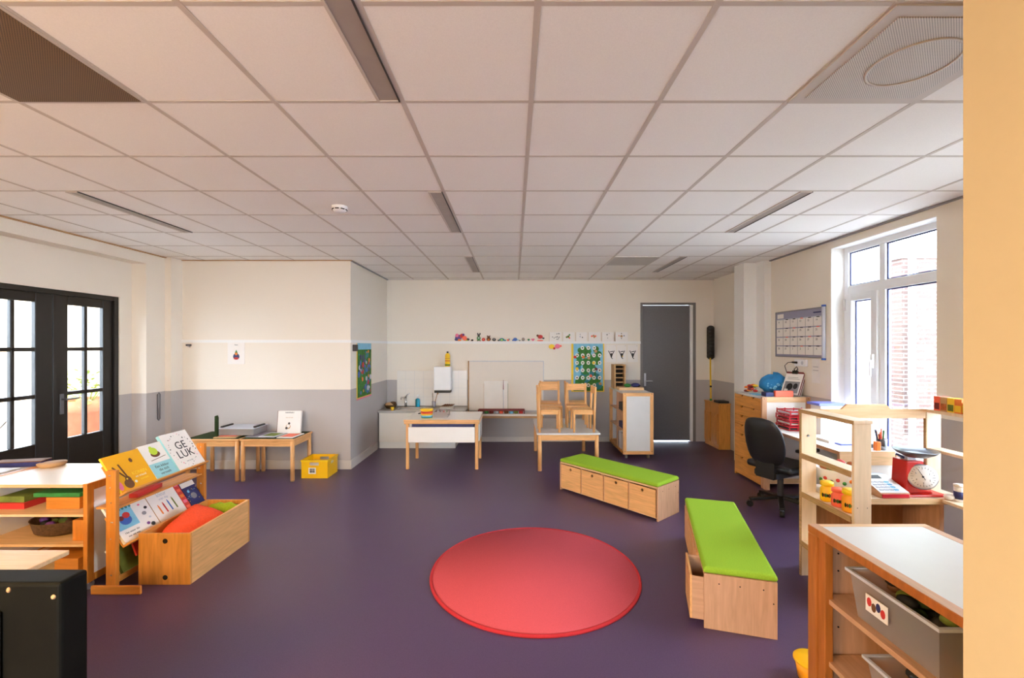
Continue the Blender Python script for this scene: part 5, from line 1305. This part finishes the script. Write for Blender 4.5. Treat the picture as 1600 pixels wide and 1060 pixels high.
tag(Bx(-3.21, -2.98, 3.06, 3.30, .5205, .60, 'orange_wood_x').build('wooden_box', bevel=.003), 'small orange wooden box on the upper shelf of the right shelf unit', 'box')
tag(Bx(-2.965, -2.87, 3.10, 3.36, .5205, .63, 'orange_wood').build('wooden_box', bevel=.003), 'orange wooden box against the end frame on the upper shelf', 'box')
tag(Bx(-2.99, -2.87, 3.02, 3.30, .3205, .46, 'orange_wood').build('wooden_box', bevel=.003), 'orange wooden box against the end frame on the middle shelf', 'box')
tag(Bx(-3.30, -2.95, 3.02, 3.38, .1005, .20, 'orange_wood_x').build('wooden_box', bevel=.003), 'wide orange wooden box on the bottom shelf of the right shelf unit', 'box')
tag(Bx(-3.30, -2.98, 3.06, 3.40, .601, .63, 'green').build('green_mat', bevel=.006), 'dark green folded mat lying on the box under the top of the shelf unit', 'mat')
f = thing('wicker_basket', 'flat dark wicker basket on the middle shelf of the right shelf unit', 'basket', (-3.22, 3.2, .32))
MB().lathe([(.13, .3205), (.17, .34), (.19, .42), (.195, .425), (.185, .42), (.15, .34), (0, .332)], (-3.22, 3.22, 0), 'wicker_brown', 28).build('basket_bowl', f)
b = MB()
for i in range(26):
    a = random.uniform(0, 2 * PI); r_ = .13 * math.sqrt(random.random()); b.ball((-3.22 + r_ * math.cos(a), 3.22 + r_ * math.sin(a), .36 + random.random() * .05), (.03, .03, .02), random.choice(['dark_green', 'brown', 'moss', 'ink', 'purple']), 7, 5)
b.build('natural_finds', f)['kind'] = 'stuff'
f = thing('puzzle_stack', 'red and brown puzzle boxes at the left of the upper shelf', 'boxes', (-3.45, 3.2, .52))
b = MB(); b.box(-3.56, -3.36, 3.06, 3.26, .5205, .56, 'red'); b.build('lower_box', f); MB().box(-3.55, -3.38, 3.08, 3.26, .56, .60, 'moss').build('upper_box', f)
# things on the left unit top
tag(Bx(-4.02, -3.67, 3.05, 3.32, .7225, .735, 'light_grey').build('plastic_folder', bevel=.002), 'glossy plastic folder on the left shelf unit top', 'folder')
f = thing('tabletop_book', 'dark blue book lying on the far edge of the shelf unit top', 'book', (-3.72, 3.42, .722))
M = Matrix.Translation((-3.76, 3.42, .7225)) @ Matrix.Rotation(math.radians(12), 4, 'Z')
MB(M).box(-.17, .15, -.05, .05, .0, .035, 'navy').build('book_block', f, bevel=.002); MB(M).box(-.172, .152, -.052, .052, .035, .042, 'brown').build('book_cover', f, bevel=.002)
tag(MB().lathe([(.07, .7225), (.085, .745), (.085, .75), (0, .75)], (-3.53, 3.41, 0), 'tan', 28).build('wooden_disc'), 'round pale wooden disc on the shelf unit top beside the dark book', 'disc')

# ------------------------------------------------------------------ book rack
t = thing('book_rack', 'orange wood book display rack with two slanted rows of books', 'book rack', (-2.66, 3.4, 0))
for y0 in (2.955, 3.80):
    o = Bx(-2.705, -2.64, y0, y0 + .032, .0, .812, 'orange_wood').build('rack_post', t, bevel=.004)
    b = MB()
    for z in (.78, .70, .60, .47, .36, .12, .05): b.cyl((-2.672 + random.uniform(-.02, .02), y0 - .001, z), (-2.672, y0 + .001, z), .004, 'steel', n=8)
    b.build('screw', o)
    Bx(-2.79, -2.46, y0 - .018, y0 - .001, .0, .058, 'orange_wood_x').build('rack_foot', t, bevel=.006)
U = Vector((-.54, 0, .842)); N = Vector((.842, 0, .54))
def rowM(x, y, z): return basis((0, 1, 0), U, N, (x, y, z))
for (x, z) in ((-2.625, .655), (-2.603, .312)):
    Mr = rowM(x, 0, z)
    MB(Mr).box(2.99, 3.795, 0, .22, -.030, -.020, 'honey_y').build('slant_board', t)
    MB(Mr).box(2.99, 3.80, -.014, -.001, -.030, .026, 'honey_y').build('book_ledge', t, bevel=.002)
Bx(-2.80, -2.655, 2.99, 3.795, .545, .558, 'honey_y').build('cross_shelf', t)
Bx(-2.73, -2.66, 2.99, 3.795, .05, .09, 'honey_y').build('cross_rail', t)
def book(row, y0, w, h, th, m, spine, label, deco, off=0.0):
    x, z = row
    Mr = rowM(x, y0, z)
    b = MB(Mr); b.box(0, w, .001, h, -.019 + off, -.017 + off + th, m); b.box(-.0015, .0, .001, h, -.019 + off, -.017 + off + th, spine)
    zt_ = -.017 + off + th + .0004
    deco(b, w, h, zt_)
    return tag(b.build('picture_book'), label, 'book', 'picture books on the display rack')
R1 = (-2.625, .655); R2 = (-2.603, .312)
def d_yellow(b, w, h, z):
    b.disc((.085, .045), .035, z, z + .0008, 'brown', 'xy', 1.0); b.disc((.095, .075), .022, z, z + .001, 'brown', 'xy', 1.2)
    b.bar((.09, .09, z), (.035, .19, z), .012, .001, 'brown'); b.bar((.10, .09, z), (.085, .20, z), .012, .001, 'brown')
    b.disc((.088, .082), .006, z + .001, z + .002, 'yellow', 'xy'); b.disc((.14, .045), .010, z, z + .001, 'paper', 'xy')
    b.disc((.19, .205), .013, z, z + .001, 'brown', 'xy', 1.3); b.disc((.015, .05), .018, z, z + .0009, 'pink', 'xy', 2)
    b.text('KONIJN', .035, Matrix.Translation((.205, .105, z)), 'yellow', .0004); b.text('en vriend', .024, Matrix.Translation((.20, .078, z)), 'paper', .0004); b.text('samen', .026, Matrix.Translation((.215, .052, z)), 'yellow', .0004)
def d_frog(b, w, h, z):
    b.box(0, w, .001, .125, z - .0003, z + .0003, 'aqua_cover')
    b.disc((w * .52, .195), .042, z, z + .0008, 'brown', 'xy', .6); b.disc((w * .5, .22), .035, z, z + .0012, 'lime', 'xy', .9); b.disc((w * .45, .25), .014, z, z + .0015, 'lime', 'xy'); b.bar((w * .2, .15, z), (w * .9, .165, z), .004, .001, 'brown')
    for i, tx in enumerate(('Een kikker', 'die zich', 'verveelt')): b.text(tx, .030, Matrix.Translation((w / 2, .095 - .03 * i, z + .0004)), 'dark_grey', .0004)
def d_geluk(b, w, h, z):
    b.text('GE', .095, Matrix.Translation((w * .52, h * .62, z)), 'ink', .0005); b.text('LUK', .095, Matrix.Translation((w * .52, h * .38, z)), 'ink', .0005)
    rr = random.Random(11)
    for i in range(34):
        a = 2 * PI * i / 34; px_ = w * .5 + (.115 + rr.uniform(-.01, .015)) * math.cos(a); py_ = h * .5 + (.145 + rr.uniform(-.02, .012)) * math.sin(a)
        b.disc((px_, py_), rr.uniform(.002, .006), z, z + .0006, rr.choice(['ink', 'ink', 'pink', 'dark_grey']), 'xy', rr.uniform(.6, 1.6), 7)
    b.text('wat is dat', .018, Matrix.Translation((w * .52, h * .18, z)), 'mid_grey', .0003)
book(R1, 2.995, .295, .275, .012, 'yellow_cover', 'yellow', 'yellow picture book with a brown rabbit on the top row of the rack', d_yellow)
book(R1, 3.295, .205, .285, .012, 'paper', 'paper', 'white and pale blue picture book with a green frog on the top row', d_frog)
book(R1, 3.505, .285, .325, .022, 'paper', 'aqua_cover', 'white picture book reading GELUK in big black letters on the top row', d_geluk)
def d_blue(b, w, h, z):
    b.box(.012, w - .012, .09, h - .015, z - .0003, z + .0003, 'sky_blue'); b.disc((w * .5, .15), .045, z, z + .0008, 'blue', 'xy', .8); b.disc((w * .6, .18), .028, z, z + .001, 'red', 'xy', .8); b.disc((w * .35, .17), .022, z, z + .001, 'maroon', 'xy', .8)
    for i in range(6): b.disc((.03 + .028 * i, .235), .010, z, z + .0008, 'teal', 'xy', 1.2, 8)
    b.text('Het water dat', .020, Matrix.Translation((w / 2, .062, z)), 'dark_grey', .0003); b.text('van mij was', .020, Matrix.Translation((w / 2, .036, z)), 'dark_grey', .0003)
def d_sketch(b, w, h, z):
    for i, (fx, fy, m) in enumerate(((.4, .75, 'pink'), (.7, .62, 'ink'), (.45, .5, 'mid_grey'), (.65, .35, 'light_grey'), (.35, .22, 'purple'), (.6, .16, 'ink'), (.3, .9, 'mid_grey'))): b.disc((w * fx, h * fy), .010 + .004 * (i % 3), z, z + .0008, m, 'xy', .8, 9)
def d_cray(b, w, h, z):
    b.text('kleur', .045, Matrix.Translation((w * .5, h * .78, z)), 'light_grey', .0004); b.text('mijn dag', .026, Matrix.Translation((w * .5, h * .66, z)), 'light_grey', .0004)
    for i, m in enumerate(('orange', 'red', 'blue', 'moss')):
        x = w * (.22 + .18 * i); b.bar((x, h * .26, z), (x - .004, h * .50 + .006 * i, z), .012, .001, m); b.bar((x - .004, h * .50 + .006 * i, z), (x - .005, h * .54 + .006 * i, z), .006, .001, m)
def d_red(b, w, h, z):
    for i in range(5): b.box(.01, w - .01, .03 + .05 * i, .055 + .05 * i, z, z + .0005, ['coral', 'pink', 'orange', 'coral', 'pink'][i])
def d_navy(b, w, h, z):
    b.box(0, w, h * .82, h, z - .0003, z + .0004, 'paper'); b.disc((w * .5, h * .45), .03, z, z + .0006, 'mid_grey', 'xy', .9); b.disc((w * .3, h * .65), .012, z, z + .0006, 'blue_light', 'xy')
    for i in range(14): b.disc((w * random.random(), h * .78 * random.random() + .01), .0035, z, z + .0006, random.choice(['paper', 'yellow', 'blue_light']), 'xy', 1, 6)
book(R2, 2.995, .185, .285, .014, 'paper', 'paper', 'white picture book with blue fish picture, nearest on the lower row', d_blue)
book(R2, 3.183, .125, .285, .010, 'paper', 'mid_grey', 'narrow white picture book with small sketches on the lower row', d_sketch)
book(R2, 3.312, .265, .285, .012, 'paper', 'tan', 'white picture book with four crayons on the lower row', d_cray)
book(R2, 3.580, .055, .285, .010, 'red_paint', 'coral', 'narrow red picture book on the lower row', d_red)
book(R2, 3.640, .145, .235, .012, 'navy', 'navy', 'navy picture book with stars at the far end of the lower row', d_navy)
M = Matrix.Translation((-2.72, 3.30, .5585)) @ Matrix.Rotation(math.radians(6), 4, 'Z')
tag(MB(M).box(-.03, .03, -.13, .13, 0, .03, 'red').build('red_book', bevel=.003), 'red book lying on the wooden shelf behind the upper row', 'book')
# books leaning in the bottom of the rack
for i, (y0, th, m, tilt, x, lb) in enumerate(((3.02, .02, 'moss', .45, -2.66, 'green spined book leaning at the bottom of the rack'), (3.06, .015, 'paper', .6, -2.72, 'white book leaning lowest at the bottom of the rack'), (3.10, .012, 'red_paint', .35, -2.63, 'red orange booklet leaning beside the storage crate'))):
    Uu = Vector((-math.sin(tilt), 0, math.cos(tilt))); Nn = Vector((math.cos(tilt), 0, math.sin(tilt)))
    Mr = basis((0, 1, 0), Uu, Nn, (x, y0, .095 if i != 2 else .18))
    h_ = (.20, .16, .13)[i]
    tag(MB(Mr).box(0, .22, 0, h_, 0, th, m).build('picture_book'), lb, 'book')
    
# ------------------------------------------------------------------ crate with cushions
t = thing('cushion_crate', 'open wooden crate on the floor holding cushions beside the book rack', 'crate', (-2.4, 3.4, 0))
X0, X1, Y0, Y1, HH = -2.578, -2.222, 3.062, 3.750, .352
def holed_plate(y, th):
    b = MB(); pts_out = [(X0, 0), (X1, 0), (X1, HH), (X0, HH)]
    b.box(X0, X1, y, y + th, 0, HH, 'honey'); 
    return b
for y, nm in ((Y0, 'end_board'), (Y1 - .018, 'end_board')):
    b = holed_plate(y, .018); b.build(nm, t, bevel=.002)
b = MB()
for z in (.30, .05): b.cyl((-2.394, Y0 - .0012, z), (-2.394, Y0 + .002, z), .017, 'hole_dark', n=20)
b.build('finger_hole', t)
Bx(X0, X0 + .018, Y0 + .018, Y1 - .018, 0, HH, 'honey_y').build('side_board', t, bevel=.002)
Bx(X1 - .018, X1, Y0 + .018, Y1 - .018, 0, HH, 'beech_y').build('side_board', t, bevel=.002)
Bx(X0 + .018, X1 - .018, Y0 + .018, Y1 - .018, 0.005, .018, 'brown_ply').build('crate_floor', t)
def cushion(name, c_, sx, sy, sz, rot, m, label):
    M = Matrix.Translation(c_) @ rot
    n, k_ = 28, 12; vs = []
    for j in range(k_ + 1):
        tt = -PI / 2 + PI * j / k_
        for i in range(n):
            a = 2 * PI * i / n; p = .45
            ca = math.copysign(abs(math.cos(a)) ** p, math.cos(a)); sa = math.copysign(abs(math.sin(a)) ** p, math.sin(a)); ct = math.cos(tt) ** .35 if math.cos(tt) > 1e-6 else 0
            edge = max(abs(ca), abs(sa)) * ct
            x = sx * ca * ct; y = sy * sa * ct
            z = sz * math.copysign(abs(math.sin(tt)) ** .9, math.sin(tt)) + .006 * math.sin(9 * x / sx + 3 * y / sy)
            vs.append((x, y, z))
    b = MB(M); b.add(vs, [(j * n + i, j * n + (i + 1) % n, (j + 1) * n + (i + 1) % n, (j + 1) * n + i) for j in range(k_) for i in range(n)], m, True)
    return tag(b.build(name), label, 'cushion')
cushion('cushion', (-2.40, 3.35, .275), .145, .20, .075, Matrix.Rotation(math.radians(14), 4, 'X') @ Matrix.Rotation(math.radians(24), 4, 'Y'), 'orange_fabric', 'orange red cushion sticking out of the wooden crate')
cushion('cushion', (-2.37, 3.655, .295), .12, .06, .05, Matrix.Rotation(math.radians(-40), 4, 'X'), 'green_fabric', 'lime green cushion at the far end of the wooden crate')

for o in list(bpy.data.objects):
    if o.get('kind', 1) is None: del o['kind']
